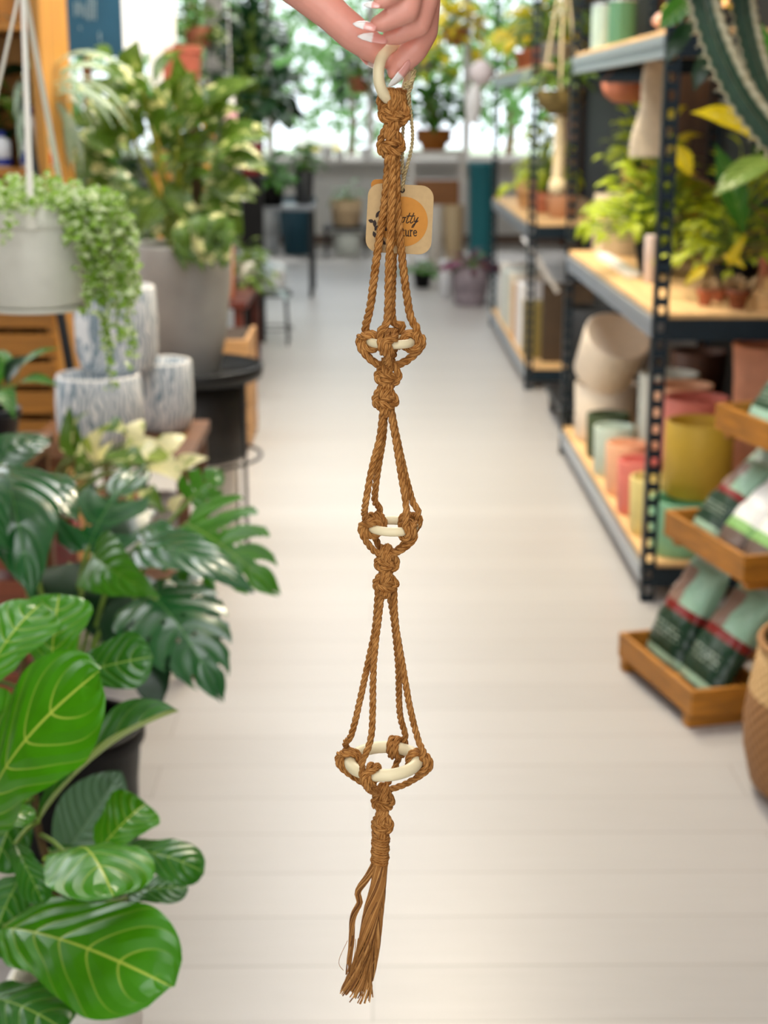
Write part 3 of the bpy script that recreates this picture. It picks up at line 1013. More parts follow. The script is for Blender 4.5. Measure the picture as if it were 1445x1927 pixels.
# ---- spiny cactus and broad leaves hanging in at the top right
YC = 3.0
cc = thing('cactus', 'spiny ribbed cactus with two pale-edged stems hanging down at the top right corner', 'cactus', at(1370, -150, YC))


def cactusmat():
    m, nt, b = base('spiny_cactus')
    uv = nt.nodes.new('ShaderNodeUVMap')
    sp = nt.nodes.new('ShaderNodeSeparateXYZ')
    nt.links.new(uv.outputs[0], sp.inputs[0])
    a = nmath(nt, 'ABSOLUTE', nmath(nt, 'SUBTRACT', nmath(nt, 'FRACT', nmath(nt, 'MULTIPLY', sp.outputs[0], 3)), .5))
    mr = nt.nodes.new('ShaderNodeMapRange')
    mr.inputs[1].default_value, mr.inputs[2].default_value = .08, .17
    mr.inputs[3].default_value, mr.inputs[4].default_value = 1, 0
    nt.links.new(a, mr.inputs[0])
    nz = nt.nodes.new('ShaderNodeTexNoise')
    nz.inputs['Scale'].default_value = 45
    tc = nt.nodes.new('ShaderNodeTexCoord')
    nt.links.new(tc.outputs['Object'], nz.inputs['Vector'])
    body = nmix(nt, nz.outputs[0], lin('16301f'), lin('2c5238'))
    ridge = nmix(nt, nz.outputs[0], lin('a99a72'), lin('d3d0b4'))
    nt.links.new(nmix(nt, mr.outputs[0], body, ridge), b.inputs['Base Color'])
    b.inputs['Roughness'].default_value = .55
    return m


CACT = cactusmat()
spn = mat('cactus_spine', 'd8cfae', .6)
for path, r in (([(1318, -160, YC), (1325, -40, YC), (1348, 60, YC - .02), (1392, 160, YC - .04), (1440, 230, YC - .05), (1500, 300, YC - .05)], 36), ([(1400, -160, YC + .05), (1402, -20, YC + .05), (1416, 70, YC + .05), (1444, 160, YC + .05), (1490, 260, YC + .05)], 30), ([(1290, -170, YC + .08), (1300, -60, YC + .08), (1322, 20, YC + .08), (1345, 75, YC + .08)], 22)):
    pts, L = spline([at(*p) for p in path], 70)
    fr = frames(pts)
    R0 = r / ppm(pts[30])
    rows, uvs, sm_ = [], [], MB()
    for i, (p, (t, a, b)) in enumerate(zip(pts, fr)):
        row, ur = [], []
        endt = min(1, (70 - i) / 5 + .05)
        for k in range(40):
            an = 2 * PI * k / 40
            rib = (.5 + .5 * math.cos(3 * an + PI)) ** 1.3
            rr = R0 * (.42 + (.56 + .10 * math.sin(i * 1.9)) * rib) * endt
            row.append(p + (a * math.cos(an) + b * math.sin(an)) * rr)
            ur.append((k / 40, i / 70))
        rows.append(row)
        uvs.append(ur)
        if i % 3 == 1:
            for q in range(3):
                an = 2 * PI * (q + .5) / 3
                d = a * math.cos(an) + b * math.sin(an)
                for w in range(4):
                    v = (d + Vector((rnd.random() - .5, rnd.random() - .5, rnd.random() - .5)) * 1.2).normalized()
                    s0 = p + d * R0 * 1.02 * endt
                    sm_.tube([s0, s0 + v * R0 * .3], [.0007, .0001], 4, cap=False)
    st = MB()
    st.grid(rows, uvs, close=True)
    o = st.build('stem', CACT, cc)
    sm_.build('spines', spn, o)
q = at(1350, -150, YC)
MB().lathe(pot_prof(.10, .08, .13, .006, .006), (q.x, q.y, q.z - .12), 28).build('pot', BLACKP, cc, smooth='q')
MB().tube([(q.x, q.y, q.z + .02), (q.x, q.y, H)], .004, 6).build('hanger', BLACKM, cc)
MB().tube(spline([(q.x - .1, q.y, q.z), (q.x - .07, q.y, q.z + .2), (q.x, q.y, q.z + .3), (q.x + .07, q.y, q.z + .2), (q.x + .1, q.y, q.z)], 16)[0], .003, 6).build('hanger', BLACKM, cc)
bl = thing('hanging_plant', 'broad flat green leaves dangling in front of the top shelf, beside the cactus', 'plant', at(1300, -120, 3.5))
q = at(1300, -120, 3.5)
MB().lathe(pot_prof(.07, .055, .1, .006, .005), (q.x, q.y, q.z), 28).build('pot', TERRA, bl, smooth='q')
MB().tube([(q.x, q.y, q.z + .05), (q.x, q.y, H)], .003, 6).build('hanger', BLACKM, bl)
st = MB()
top = Vector((q.x, q.y, q.z + .09))
for (b_, t_, w, mm) in (((1302, -2, 3.5), (1240, 56, 3.45), 46, MIDG), ((1302, 42, 3.5), (1254, 118, 3.45), 34, DARKG), ((1338, 90, 3.5), (1306, 172, 3.45), 34, DARKG), ((1325, -60, 3.55), (1280, 5, 3.55), 40, MIDG), ((1400, 40, 3.6), (1450, 110, 3.6), 44, MIDG)):
    q0, q1 = at(*b_), at(*t_)
    MB().blade(q0, q1, (-.3, -1, .3), w / ppm(q0), 'strap', .1, .12, .01, 10, 2).build('leaf', mm, bl)
    st.tube(spline([top, top.lerp(q0, .4) + Vector((-.03, -.03, .02)), q0], 10)[0], .003, 6)
st.build('stems', STEMG, bl)

# ------------------------------------------------------------------ left side, from the shelf unit down to the fiddle leaf fig
rnd = random.Random(23)


def px_blade(mb, b, t, W, n, **k):
    q0, q1 = P(*b), P(*t)
    mb.blade(q0, q1, n, W / ppm((q0 + q1) / 2), **k)


# ---- open wooden shelf unit against the left
ux0, ux1, uy0, uy1 = -1.62, -.912, 4.32, 4.72
un = thing('wooden_shelf_unit', 'honey-coloured wooden shelf unit with slatted lower front, at the left edge', 'shelf', ((ux0 + ux1) / 2, uy0, 0))
mb = MB()
x = ux0
while x < ux1 - .02:
    mb.box((x, uy1 - .02, 0), (min(x + .092, ux1), uy1, 2.05))
    x += .096
flat(mb, 'back_panel', WOOD, un, .002)
for x in (ux0, ux1 - .03):
    flat(MB().box((x, uy0, 0), (x + .03, uy1 - .02, 2.05)), 'side_panel', WOOD, un, .002)
for z in (.08, .47, .93, 1.265, 1.66):
    flat(MB().box((ux0 + .03, uy0 + .01, z), (ux1 - .03, uy1 - .02, z + .024)), 'shelf', WOODH, un, .002)
for i in range(5):
    flat(MB().box((ux0 + .005, uy0 - .016, .50 + i * .085), (ux1 - .005, uy0, .565 + i * .085)), 'slat', WOODH, un, .003)
BLUEC = mat('royal_blue_plastic', '1c2f8c', .35)
GBOT = 'bottles on the wooden shelf unit'
for (px, z, r, h, lab) in ((58, 1.289, .030, .17, 'white bottle with a blue cap and blue band, behind the hanging straps'), (2, 1.289, .030, .10, 'short blue and white bottle at the left edge of the wooden shelf'), (84, 1.289, .022, .15, 'white spray bottle with a red trigger behind the right-hand strap')):
    q = P(px, 300, 4.375)
    t = thing('bottle', lab, 'bottle', (q.x, q.y, z), GBOT)
    MB().lathe([(0, 0), (r, 0), (r, h * .72), (r * .45, h * .84), (r * .45, h * .88)], (q.x, q.y, z), 24).build('body', mat('milky_white', 'e3e6ea', .35, var=.03), t)
    MB().lathe([(r * 1.012, h * .06), (r * 1.02, h * .07), (r * 1.02, h * .25), (r * 1.012, h * .26)], (q.x, q.y, z), 24).build('band', BLUEC if 'red' not in lab else mat('red_plastic', 'b8252a', .4), t)
    MB().lathe([(0, h * .86), (r * .55, h * .86), (r * .5, h), (0, h)], (q.x, q.y, z), 20).build('cap', BLUEC if 'red' not in lab else mat('red_plastic', 'b8252a', .4), t)
# plants in that unit
plant('leafy_plant', 'plant with a dark round leaf on the wooden shelf, behind the strap', (-1.12, 4.60, 1.289), (.05, .04, .07), DARKG, 12, .10, .2, .12, .09, 'round', .3, TERRA, nv=8)
plant('trailing_plant', 'silver-green strap-leaved plant arching off the end of the wooden shelf', (-.985, 4.55, 1.40), (.045, .035, .06), leafmat('silver_green_leaf', '9db89a', 'c8d4c4', .4, 4, trans=.25, vw=.1), 26, .08, .08, .26, .028, 'strap', 1.4, WHITEC, up=.5, bend=.28, az0=-1.9, az1=1.1)
flat(MB().box((-1.04, 4.50, 1.289), (-.945, 4.60, 1.40)), 'crate', WOODH, None, .003, label='small wooden crate carrying the strap-leaved plant', cat='crate')
plant('leafy_plant', 'mottled green plant high on the wooden shelf at the left edge', (-1.17, 4.42, 1.45), (.05, .04, .06), POTHOS, 30, .13, .12, .09, .05, 'heart', .8, TERRA, hang=.1)
flat(MB().box((-1.25, 4.36, 1.289), (-1.11, 4.48, 1.45)), 'crate', WOODH, None, .003, label='upright wooden crate carrying the mottled plant', cat='crate')
# teal chalk sign
sg = thing('chalk_sign', 'dark teal chalk sign with pale lettering at the top left', 'sign', (-.79, 5.42, 1.56))
q0, q1 = P(124, 107, 5.42), P(224, -60, 5.42)
flat(MB().box((q0.x, 5.42, q0.z), (q1.x, 5.44, q1.z)), 'board', mat('teal_board', '0d4a66', .6, var=.15, scale=8), sg, .003)
mb = MB()
for (x, y0, y1) in ((141, 4, 30), (147, 2, 28), (153, 6, 30), (166, -4, 38), (172, -6, 36), (178, -2, 38), (160, 10, 34), (187, 60, 78), (150, 50, 56)):
    mb.tube([P(x, y0, 5.418), P(x + 1, y1, 5.418)], .0018, 5)
mb.build('lettering', mat('chalk', '9fb6c0', .9), sg)
MB().box((q0.x + .05, 5.44, 0), (q0.x + .08, 5.47, q0.z + .2)).box((q0.x - .06, 5.44, 0), (q0.x + .2, 5.58, .03)).build('stand', BROWNW, sg, smooth=False)

# ---- hanging white pot with a cascade of tiny leaves
hx, hy, hz = -.557, 2.5, 1.136
hp = thing('hanging_plant', 'white plastic hanging pot with tiny-leaved plant cascading over its right side', 'hanging plant', (hx, hy, hz))
mb = MB().lathe([(0, .004), (.076, 0), (.082, .006), (.094, .125), (.094, .128), (.0985, .129), (.1, .135), (.104, .163), (.101, .167), (.098, .166), (.094, .14), (.088, .09), (0, .085)], (hx, hy, hz), 44)
mb.lathe([(.084, -.001), (.084, -.008), (.076, -.008), (.076, -.001)], (hx, hy, hz), 44)
mb.build('pot', WHITEP, hp, smooth='q')
MB().lathe([(0, .14), (.092, .14)], (hx, hy, hz), 24).build('soil', SOIL, hp)
apex = P(42, -40, hy)
for a in (-79, 70, 180):
    e = Vector((hx + .101 * math.cos(math.radians(a)), hy + .101 * math.sin(math.radians(a)), hz + .15))
    mb = MB()
    d = (apex - e)
    side = Vector((math.cos(math.radians(a + 90)), math.sin(math.radians(a + 90)), 0))
    rows = []
    for i in range(13):
        f = i / 12
        p = e + d * f
        w, t = .0055 - .002 * f, .0018
        n = d.cross(side).normalized()
        rows.append([p + side * w + n * t, p - side * w + n * t, p - side * w - n * t, p + side * w - n * t])
    mb.grid(rows, close=True)
    mb.bar(e - Vector((0, 0, .02)), e + Vector((0, 0, .006)), .016, .006)
    mb.build('strap', mat('cream_strap', 'e9e5d8', .45, var=.03), hp, smooth=False)
MB().tube([apex, apex + Vector((0, 0, .1)), (apex.x, apex.y, H)], .002, 6).build('hook', WHITEP, hp)
mb, st = MB(), MB()


def tiny(p, s):
    d = Vector((rnd.random() - .5, rnd.random() - .7, rnd.random() - .4)).normalized()
    mb.blade(p, p + d * s, (rnd.random() - .5, -.6, 1), s * .9, 'round', .15, .1, 0, 4, 1)


for i in range(900):
    a, q = rnd.random() * 6.283, math.sqrt(rnd.random())
    p = Vector((hx + .125 * q * math.cos(a), hy + .125 * q * math.sin(a), hz + .155 + .05 * (1 - q * q) * rnd.random() + .012 * rnd.random()))
    tiny(p, .008 + .007 * rnd.random())
for i in range(64):
    if i < 44:
        a = math.radians(-48 + 100 * rnd.random())
        L = .05 + .125 * rnd.random() ** 1.2
    elif i < 58:
        a, L = math.radians(-58 + 20 * rnd.random()), .02 + .05 * rnd.random()
    else:
        a, L = math.radians(180 + 150 * (rnd.random())), .03 + .05 * rnd.random()
    if i < 4:
        L = .22 + .08 * rnd.random()
        a = math.radians(-34 + 22 * rnd.random())
    e = Vector((math.cos(a), math.sin(a), 0))
    o = .105 + .03 * rnd.random()
    c0 = Vector((hx, hy, hz))
    pts = spline([c0 + e * .06 + Vector((0, 0, .16)), c0 + e * o + Vector((0, 0, .172)), c0 + e * (o + .022) + Vector((0, 0, .13)), c0 + e * (o + .026 + .01 * rnd.random()) + Vector((0, 0, .165 - L))], 10 + int(L * 200))[0]
    st.tube(pts, .0008, 4)
    for p in pts[2:]:
        for k in range(2):
            tiny(p + Vector((rnd.random() - .5, rnd.random() - .5, rnd.random() - .5)) * .014, .009 + .006 * rnd.random())
st.build('stems', STEMG, hp)
mb.build('foliage', BRIGHT, hp)

# ---- small dark pot with glossy leaves on a wooden plinth
qx, qy, qz = -.79, 3.06, .765
pl = thing('plinth', 'slatted dark wooden plinth under the small dark pot at the left edge', 'plinth', (-.85, 3.1, 0))
flat(MB().box((-1.25, 2.9, qz - .03), (-.70, 3.22, qz)), 'top', BROWNW, pl)
for i in range(7):
    z = .04 + i * .1
    flat(MB().box((-1.24, 2.91, z), (-.71, 2.93, z + .075)), 'slat', mat('reddish_board', '8a4526', .55, stretch=(.6, 6, 6), scale=7, var=.3), pl, .003)
for (x, y) in ((-1.24, 2.93), (-.74, 2.93), (-1.24, 3.18), (-.74, 3.18)):
    MB().box((x, y, 0), (x + .03, y + .03, qz - .03)).build('leg', BROWNW, pl, smooth=False)
t = thing('potted_plant', 'small dark blue-black pot with glossy arching leaves at the left edge', 'plant', (qx, qy, qz))
MB().lathe(pot_prof(.056, .045, .085, .005, .003), (qx, qy, qz), 30).build('pot', mat('blue_black_plastic', '1a222c', .4), t, smooth='q')
MB().lathe([(0, .078), (.05, .078)], (qx, qy, qz), 20).build('soil', mat('bark_chips', '7a5a34', .9, var=.5, scale=120), t)
st = MB()
for (b_, t_, w, m) in (((30, 725, 3.06), (113, 655, 3.0), 34, MIDG), ((25, 735, 3.04), (112, 728, 2.95), 36, MIDG), ((5, 735, 3.04), (28, 790, 2.93), 38, MIDG), ((10, 725, 3.1), (52, 668, 3.12), 40, DARKG), ((0, 730, 3.06), (-50, 700, 3.0), 36, MIDG), ((0, 730, 3.06), (-30, 640, 3.06), 36, MIDG), ((20, 725, 3.1), (-5, 660, 3.2), 40, MIDG)):
    mb = MB()
    px_blade(mb, b_, t_, w, (0, -.5, 1), prof='lance', bend=.16, fold=.15, nv=12, nu=3)
    mb.build('leaf', m, t)
    st.tube(spline([(qx, qy, qz + .08), Vector((qx, qy, qz + .08)).lerp(P(*b_), .5) + Vector((0, 0, .01)), P(*b_)], 6)[0], .002, 5)
st.build('stems', STEMG, t)

# ---- bench with the patterned pots
bn = thing('bench', 'dark brown wooden bench carrying the stacked patterned pots', 'bench', (-.65, 3.9, 0))
flat(MB().box((-.90, 3.66, .575), (-.455, 4.12, .605)), 'top', BROWNW, bn)
for (x, y) in ((-.89, 3.67), (-.495, 3.67), (-.89, 4.08), (-.495, 4.08)):
    flat(MB().box((x, y, 0), (x + .03, y + .03, .575)), 'leg', BROWNW, bn)
flat(MB().box((-.87, 3.68, .18), (-.49, 4.10, .20)), 'shelf', BROWNW, bn)
# tall raking black metal stand leg
ps = thing('easel_stand', 'thin black metal easel stand leaning behind the patterned pots', 'stand', (-.83, 4.22, 0))
a1, a2 = P(108, 575, 4.16), P(158, 840, 4.16)
dd = a2 - a1
for sx in (0, -.35):
    MB().bar((a1.x + sx - dd.x * 1.2 * (1 if sx == 0 else -1), 4.2, a1.z - dd.z * 1.2), (a1.x + sx + dd.x * (1 if sx == 0 else -1) * (a1.z / -dd.z), 4.14, 0.001), .022, .022).build('leg', BLACKM, ps, smooth=False)
MB().bar((a1.x - .34, 4.18, .95), (a1.x + .01, 4.18, .95), .02).build('crossbar', BLACKM, ps, smooth=False)


def glyph(name, a, b, sc, st_):
    m, nt, bs = base(name)
    tc = nt.nodes.new('ShaderNodeTexCoord')
    mp = nt.nodes.new('ShaderNodeMapping')
    mp.inputs['Scale'].default_value = st_
    nt.links.new(tc.outputs['Object'], mp.inputs[0])
    wv = nt.nodes.new('ShaderNodeTexWave')
    wv.inputs['Scale'].default_value = sc
    wv.inputs['Distortion'].default_value = 9
    wv.inputs['Detail'].default_value = 1.5
    wv.inputs['Detail Scale'].default_value = 1.6
    nt.links.new(mp.outputs[0], wv.inputs['Vector'])
    mr = nt.nodes.new('ShaderNodeMapRange')
    mr.inputs[1].default_value, mr.inputs[2].default_value = .3, .55
    nt.links.new(wv.outputs['Fac'], mr.inputs[0])
    nt.links.new(nmix(nt, mr.outputs[0], lin(a), lin(b)), bs.inputs['Base Color'])
    bs.inputs['Roughness'].default_value = .5
    return m


PAT = glyph('grey_blue_reed_pattern', '8fa2ae', 'f0f1f1', 22, (1, 1, .5))
GPP = 'white pots with grey-blue brushed pattern'


def pat_pot(lab, x, y, z, r, h):
    o = MB().lathe([(0, 0), (r * .78, 0), (r * .9, .012), (r * .99, .05), (r, h * .6), (r * .97, h - .004), (r * .95, h), (r * .87, h), (r * .86, h - .02), (r * .8, h * .4), (0, h * .38)], n=48).build('patterned_pot', PAT, None, smooth='q', label=lab, cat='pot', group=GPP, loc=(0, 0, 0))
    o.location = (x, y, z)
    o.rotation_euler[2] = rnd.random() * 6
    q = MB().torus((0, 0, h), r * .91, r * .045, n=48, m=8).build('rim', WHITEC, None)
    q.parent = o


pat_pot('patterned grey-white pot stacked on top of two others', -.665, 3.88, .792, .108, .212)
pat_pot('patterned grey-white pot at the lower left, largest brush strokes', -.70, 3.78, .606, .112, .185)
pat_pot('patterned grey-white pot at the lower right of the stack', -.57, 4.0, .606, .086, .185)

# ---- big grey planter on a black stand, with its climbing plant
gx, gy = -.635, 5.0
sd = thing('plant_stand', 'round black wire plant stand under the big grey planter', 'plant stand', (gx + .02, gy, 0))
MB().lathe([(0, .57), (.235, .57), (.245, .575), (.25, .615), (.243, .618), (.236, .59), (0, .585)], (gx + .02, gy, 0), 44).build('tray', BLACKM, sd, smooth='q')
MB().lathe([(0, .30), (.185, .30), (.19, .31), (.19, .565), (0, .57)], (gx + .02, gy, 0), 40).build('drum', mat('charcoal_drum', '23211f', .5, var=.2), sd, smooth='q')
for i in range(4):
    a = math.radians(-35 + 90 * i)
    MB().bar((gx + .02 + .235 * math.cos(a), gy + .235 * math.sin(a), 0), (gx + .02 + .235 * math.cos(a), gy + .235 * math.sin(a), .575), .012).build('leg', BLACKM, sd, smooth=False)
MB().torus((gx + .02, gy, .30), .235, .006, n=48, m=8).build('hoop', BLACKM, sd)
big = thing('potted_plant', 'big variegated climbing plant in a tall tapered grey concrete planter', 'plant', (gx, gy, .586))
zp = .586
MB().lathe([(0, 0), (.115, 0), (.122, .01), (.15, .15), (.168, .3), (.176, .43), (.174, .436), (.162, .436), (.158, .42), (.14, .2), (0, .2)], (gx, gy, zp), 48).build('planter', GREYC, big, smooth='q')
MB().lathe([(0, .40), (.16, .40)], (gx, gy, zp), 28).build('soil', SOIL, big)
fol = {0: MB(), 1: MB()}
st = MB()
crown = Vector((gx, gy, zp + .40))
for i in range(12):
    a = rnd.random() * 6.28
    px = 225 + 150 * rnd.random()
    top = P(px, 130 + 200 * rnd.random(), gy + .16 * math.sin(a))
    st.tube(spline([crown + Vector((.05 * math.cos(a), .05 * math.sin(a), 0)), crown.lerp(top, .5) + Vector((.04 * (rnd.random() - .5), 0, 0)), top], 10)[0], .006, 6)
for i in range(120):
    a, q = rnd.random() * 6.28, math.sqrt(rnd.random())
    px = 308 + 118 * q * math.cos(a)
    py = 300 + 150 * q * math.sin(a)
    if (py > 380 and px < 300) or (py < 195 and px > 290):
        continue
    Y = gy - .12 + .3 * rnd.random()
    b_ = P(px, py, Y)
    ang = math.atan2(py - 330, px - 300) + (rnd.random() - .5) * 1.2
    L = .10 + .09 * rnd.random()
    d = Vector((math.cos(ang), -.5 * rnd.random(), -math.sin(ang) * .7 - .5 * rnd.random() + .1)).normalized()
    fol[rnd.random() < .45].blade(b_, b_ + d * L, (.3 * (rnd.random() - .5), -.8, .9), L * (.45 + .25 * rnd.random()), 'heart' if rnd.random() < .7 else 'lance', .14, .12, .02, 8, 2)
# the long arching leaf at upper left and the drooping variegated clump over the rim
for (b_, t_, w) in (((180, 128, 4.9), (238, 165, 4.8), 30), ((152, 118, 4.95), (200, 110, 4.9), 22), ((215, 125, 4.9), (180, 88, 5), 26), ((255, 190, 4.9), (180, 215, 4.8), 34), ((262, 160, 4.9), (205, 140, 4.9), 34)):
    px_blade(fol[1], b_, t_, w, (0, -.7, .8), prof='lance', bend=.2, fold=.1)
for i in range(34):
    px, py = 335 + 95 * rnd.random(), 400 + 60 * rnd.random()
    px_blade(fol[1], (px, py, 4.86 - .05 * rnd.random()), (px + 30 * (rnd.random() - .4), py + 40 + 20 * rnd.random(), 4.78), 26 + 16 * rnd.random(), (.4 * (rnd.random() - .5), -1, .5), prof='heart', bend=.15, fold=.1)
st.build('stems', mat('olive_stem', '7d8a22', .5, var=.25), big)
fol[0].build('foliage', POTHOS, big)
fol[1].build('foliage', MARBLE, big)
MB().lathe([(0, 0), (.018, 0), (.018, .55), (0, .55)], (gx + .06, gy + .04, zp + .39), 16).build('moss_pole', mat('moss_pole', '4a3a22', .9, var=.4, scale=60), big)
# pots on the floor under the stand
for (x, y, r, h, c, lab) in ((-.55, 5.12, .078, .27, 'dcd6cf', 'white cylinder floor pot under the black plant stand, nearer the aisle'), (-.72, 4.92, .07, .18, 'a8a29e', 'grey cylinder floor pot under the black plant stand, further left')):
    empty_pot('floor_pot', lab, c, x, y, 0, r, h, .9, group='floor pots under the plant stand')
cr_ = thing('crate', 'pale tan slatted wooden crate on the floor beyond the big grey planter', 'crate', (-.63, 6.6, 0))
for i in range(5):
    flat(MB().box((-.75, 6.4, .01 + i * .098), (-.53, 6.42, .095 + i * .098)).box((-.55, 6.42, .01 + i * .098), (-.53, 6.85, .095 + i * .098)), 'slat', mat('tan_crate', 'b98d5c', .6, stretch=(.7, .7, 6), scale=6, var=.25), cr_, .002)
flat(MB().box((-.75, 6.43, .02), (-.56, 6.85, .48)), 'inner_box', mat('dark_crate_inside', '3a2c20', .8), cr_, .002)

# ---- cream and green variegated plant behind the monstera
vx, vy = -.80, 3.42
vp = thing('variegated_plant', 'cream and green variegated plant in a dark red pot behind the monstera', 'plant', (vx, vy, 0))
MB().lathe(pot_prof(.10, .075, .50, .008, .006, .03), (vx, vy, 0), 36).build('pot', mat('dark_red_glaze', '7a1f22', .35), vp, smooth='q')
MB().lathe([(0, .47), (.09, .47)], (vx, vy, 0), 20).build('soil', SOIL, vp)
f1, f2, st = MB(), MB(), MB()
for (b_, t_, w, k) in (((175, 870, 3.2), (200, 800, 3.15), 55, 1), ((140, 860, 3.2), (130, 765, 3.2), 46, 0), ((150, 840, 3.2), (165, 775, 3.1), 40, 0), ((160, 900, 3.15), (150, 830, 3.1), 34, 0), ((215, 850, 3.2), (245, 900, 3.1), 40, 0),
                       ((235, 850, 3.2), (300, 830, 3.2), 44, 1), ((250, 860, 3.2), (330, 870, 3.1), 55, 1), ((290, 870, 3.2), (345, 910, 3.1), 55, 1), ((300, 850, 3.2), (350, 820, 3.25), 44, 1), ((245, 830, 3.25), (270, 790, 3.3), 40, 1), ((330, 880, 3.2), (392, 862, 3.2), 36, 1),
                       ((225, 860, 3.1), (280, 880, 3.0), 46, 0), ((240, 890, 3.1), (245, 950, 3.0), 40, 1), ((270, 920, 3.1), (310, 970, 3.0), 36, 0), ((320, 960, 3.1), (350, 930, 3.1), 26, 1), ((200, 800, 3.3), (240, 815, 3.25), 40, 0), ((190, 880, 3.2), (215, 830, 3.15), 30, 1)):
    px_blade(f1 if k else f2, b_, t_, w, (.2 * (rnd.random() - .5), -.8, .8), prof='heart', bend=.14, fold=.15, wav=.03, nv=10, nu=3)
    st.tube(spline([(vx, vy, .48), Vector((vx, vy, .5)).lerp(P(*b_), .6) + Vector((0, 0, .03)), P(*b_)], 8)[0], .003, 5)
st.build('stems', STEMG, vp)
f1.build('foliage', leafmat('cream_leaf', '9aac48', None, .38, cream='efe8b4', creamscale=18, creamcut=.42, trans=.3), vp)
f2.build('foliage', MARBLE, vp)

# ---- monstera
mx_, my_ = -.56, 2.55
mo = thing('monstera', 'large dark green monstera with split leaves in a black floor pot', 'plant', (mx_, my_, 0))
MB().lathe(pot_prof(.135, .10, .355, .008, .005, .03), (mx_, my_, 0), 44).build('pot', BLACKP, mo, smooth='q')
MB().lathe([(0, .33), (.125, .33)], (mx_, my_, 0), 28).build('soil', SOIL, mo)
mc = Vector((mx_, my_, .34))
st = MB()
ML = [((5, 880, 2.35), (60, 1130, 2.12), 190, MONST, (.25, -.75, .65), None), ((20, 905, 2.45), (148, 985, 2.3), 150, MONST, (.1, -.3, 1), None), ((-40, 900, 2.3), (20, 1040, 2.1), 140, MONST, (-.2, -.8, .6), None),
      ((-20, 870, 2.6), (98, 828, 2.7), 84, MONST, (0, -.8, .7), None), ((165, 1035, 2.45), (268, 885, 2.62), 170, MONST, (-.15, -.62, .75), (3, .3, .26)), ((175, 1045, 2.4), (300, 1125, 2.25), 120, MONST_L, (-.4, -.9, .5), None),
      ((352, 985, 2.6), (512, 1110, 2.5), 215, MONST_L, (.25, -.85, .55), (5, .28, .22)), ((358, 940, 2.7), (415, 888, 2.75), 88, MONST_L, (.1, -.9, .4), (3, .5, .16)), ((255, 1030, 2.5), (478, 1115, 2.35), 118, MONST, (0, -.5, .9), None),
      ((240, 1010, 2.6), (345, 1022, 2.5), 90, MONST, (0, -.4, 1), None), ((290, 1125, 2.4), (408, 1305, 2.25), 215, MONST, (.35, -.8, .5), (5, .55, .15)), ((250, 1120, 2.45), (300, 1345, 2.3), 150, DARKG, (.1, -.9, .4), None),
      ((318, 1090, 2.5), (405, 1215, 2.42), 120, MONST, (.5, -.75, .5), (4, .5, .15)), ((215, 1080, 2.6), (225, 1240, 2.5), 170, DARKG, (0, -.9, .4), None), ((130, 1060, 2.55), (100, 1180, 2.45), 130, DARKG, (-.2, -.9, .5), None), ((190, 1010, 2.8), (300, 960, 2.9), 90, DARKG, (0, -.5, .9), None)]
for b_, t_, w, m, n, sl in ML:
    mb = MB()
    q0, q1 = P(*b_), P(*t_)
    W = w / ppm((q0 + q1) / 2)
    if sl:
        mb.blade(q0, q1, n, W, 'heart', .12, -.06, .0, 60, 20, slits=sl)
    else:
        mb.blade(q0, q1, n, W, 'heart', .14, -.08 if m is not MONST_L else .2, .03, 18, 6, ph=rnd.random() * 6)
    mb.build('leaf', m, mo)
    mid = mc.lerp(q0, .55) + Vector((0, 0, .06))
    st.tube(spline([mc + Vector((.05 * (rnd.random() - .5), .05 * (rnd.random() - .5), 0)), mid, q0, q0.lerp(q1, .12)], 14)[0], .0045, 7)
st.build('stalks', STEMG, mo)

# ---- fiddle leaf fig, nearest plant
fx, fy = -.342, 1.52
ff = thing('fiddle_leaf_fig', 'bright green fiddle leaf fig in a ribbed white pot, bottom left foreground', 'plant', (fx, fy, 0.285))
zf, rf, hf = .285, .074, .20
MB().lathe([(0, 0), (rf * .9, 0), (rf * .93, .006), (rf, hf - .016), (rf + .004, hf - .013), (rf + .004, hf), (rf - .004, hf), (rf - .007, hf - .02), (rf * .85, .08), (0, .08)], (fx, fy, zf), 240, wob=lambda k, z: 1 + (.012 if (k % 6) < 3 and .004 < z < hf - .016 else 0)).build('pot', WHITEC, ff, smooth='q')
MB().lathe([(0, hf - .03), (rf - .008, hf - .03)], (fx, fy, zf), 28).build('soil', SOIL, ff)
trunk = [Vector((fx, fy, zf + hf - .04)), P(128, 1760, 1.55), P(95, 1640, 1.56), P(72, 1560, 1.56), P(62, 1470, 1.57), P(48, 1380, 1.58), P(40, 1290, 1.6), P(45, 1230, 1.62)]
tp = spline(trunk, 30)[0]
MB().tube(tp, [.0062 - .003 * i / 30 for i in range(31)], 8).build('trunk', mat('fig_bark', '5a4526', .8, var=.35, scale=60), ff)
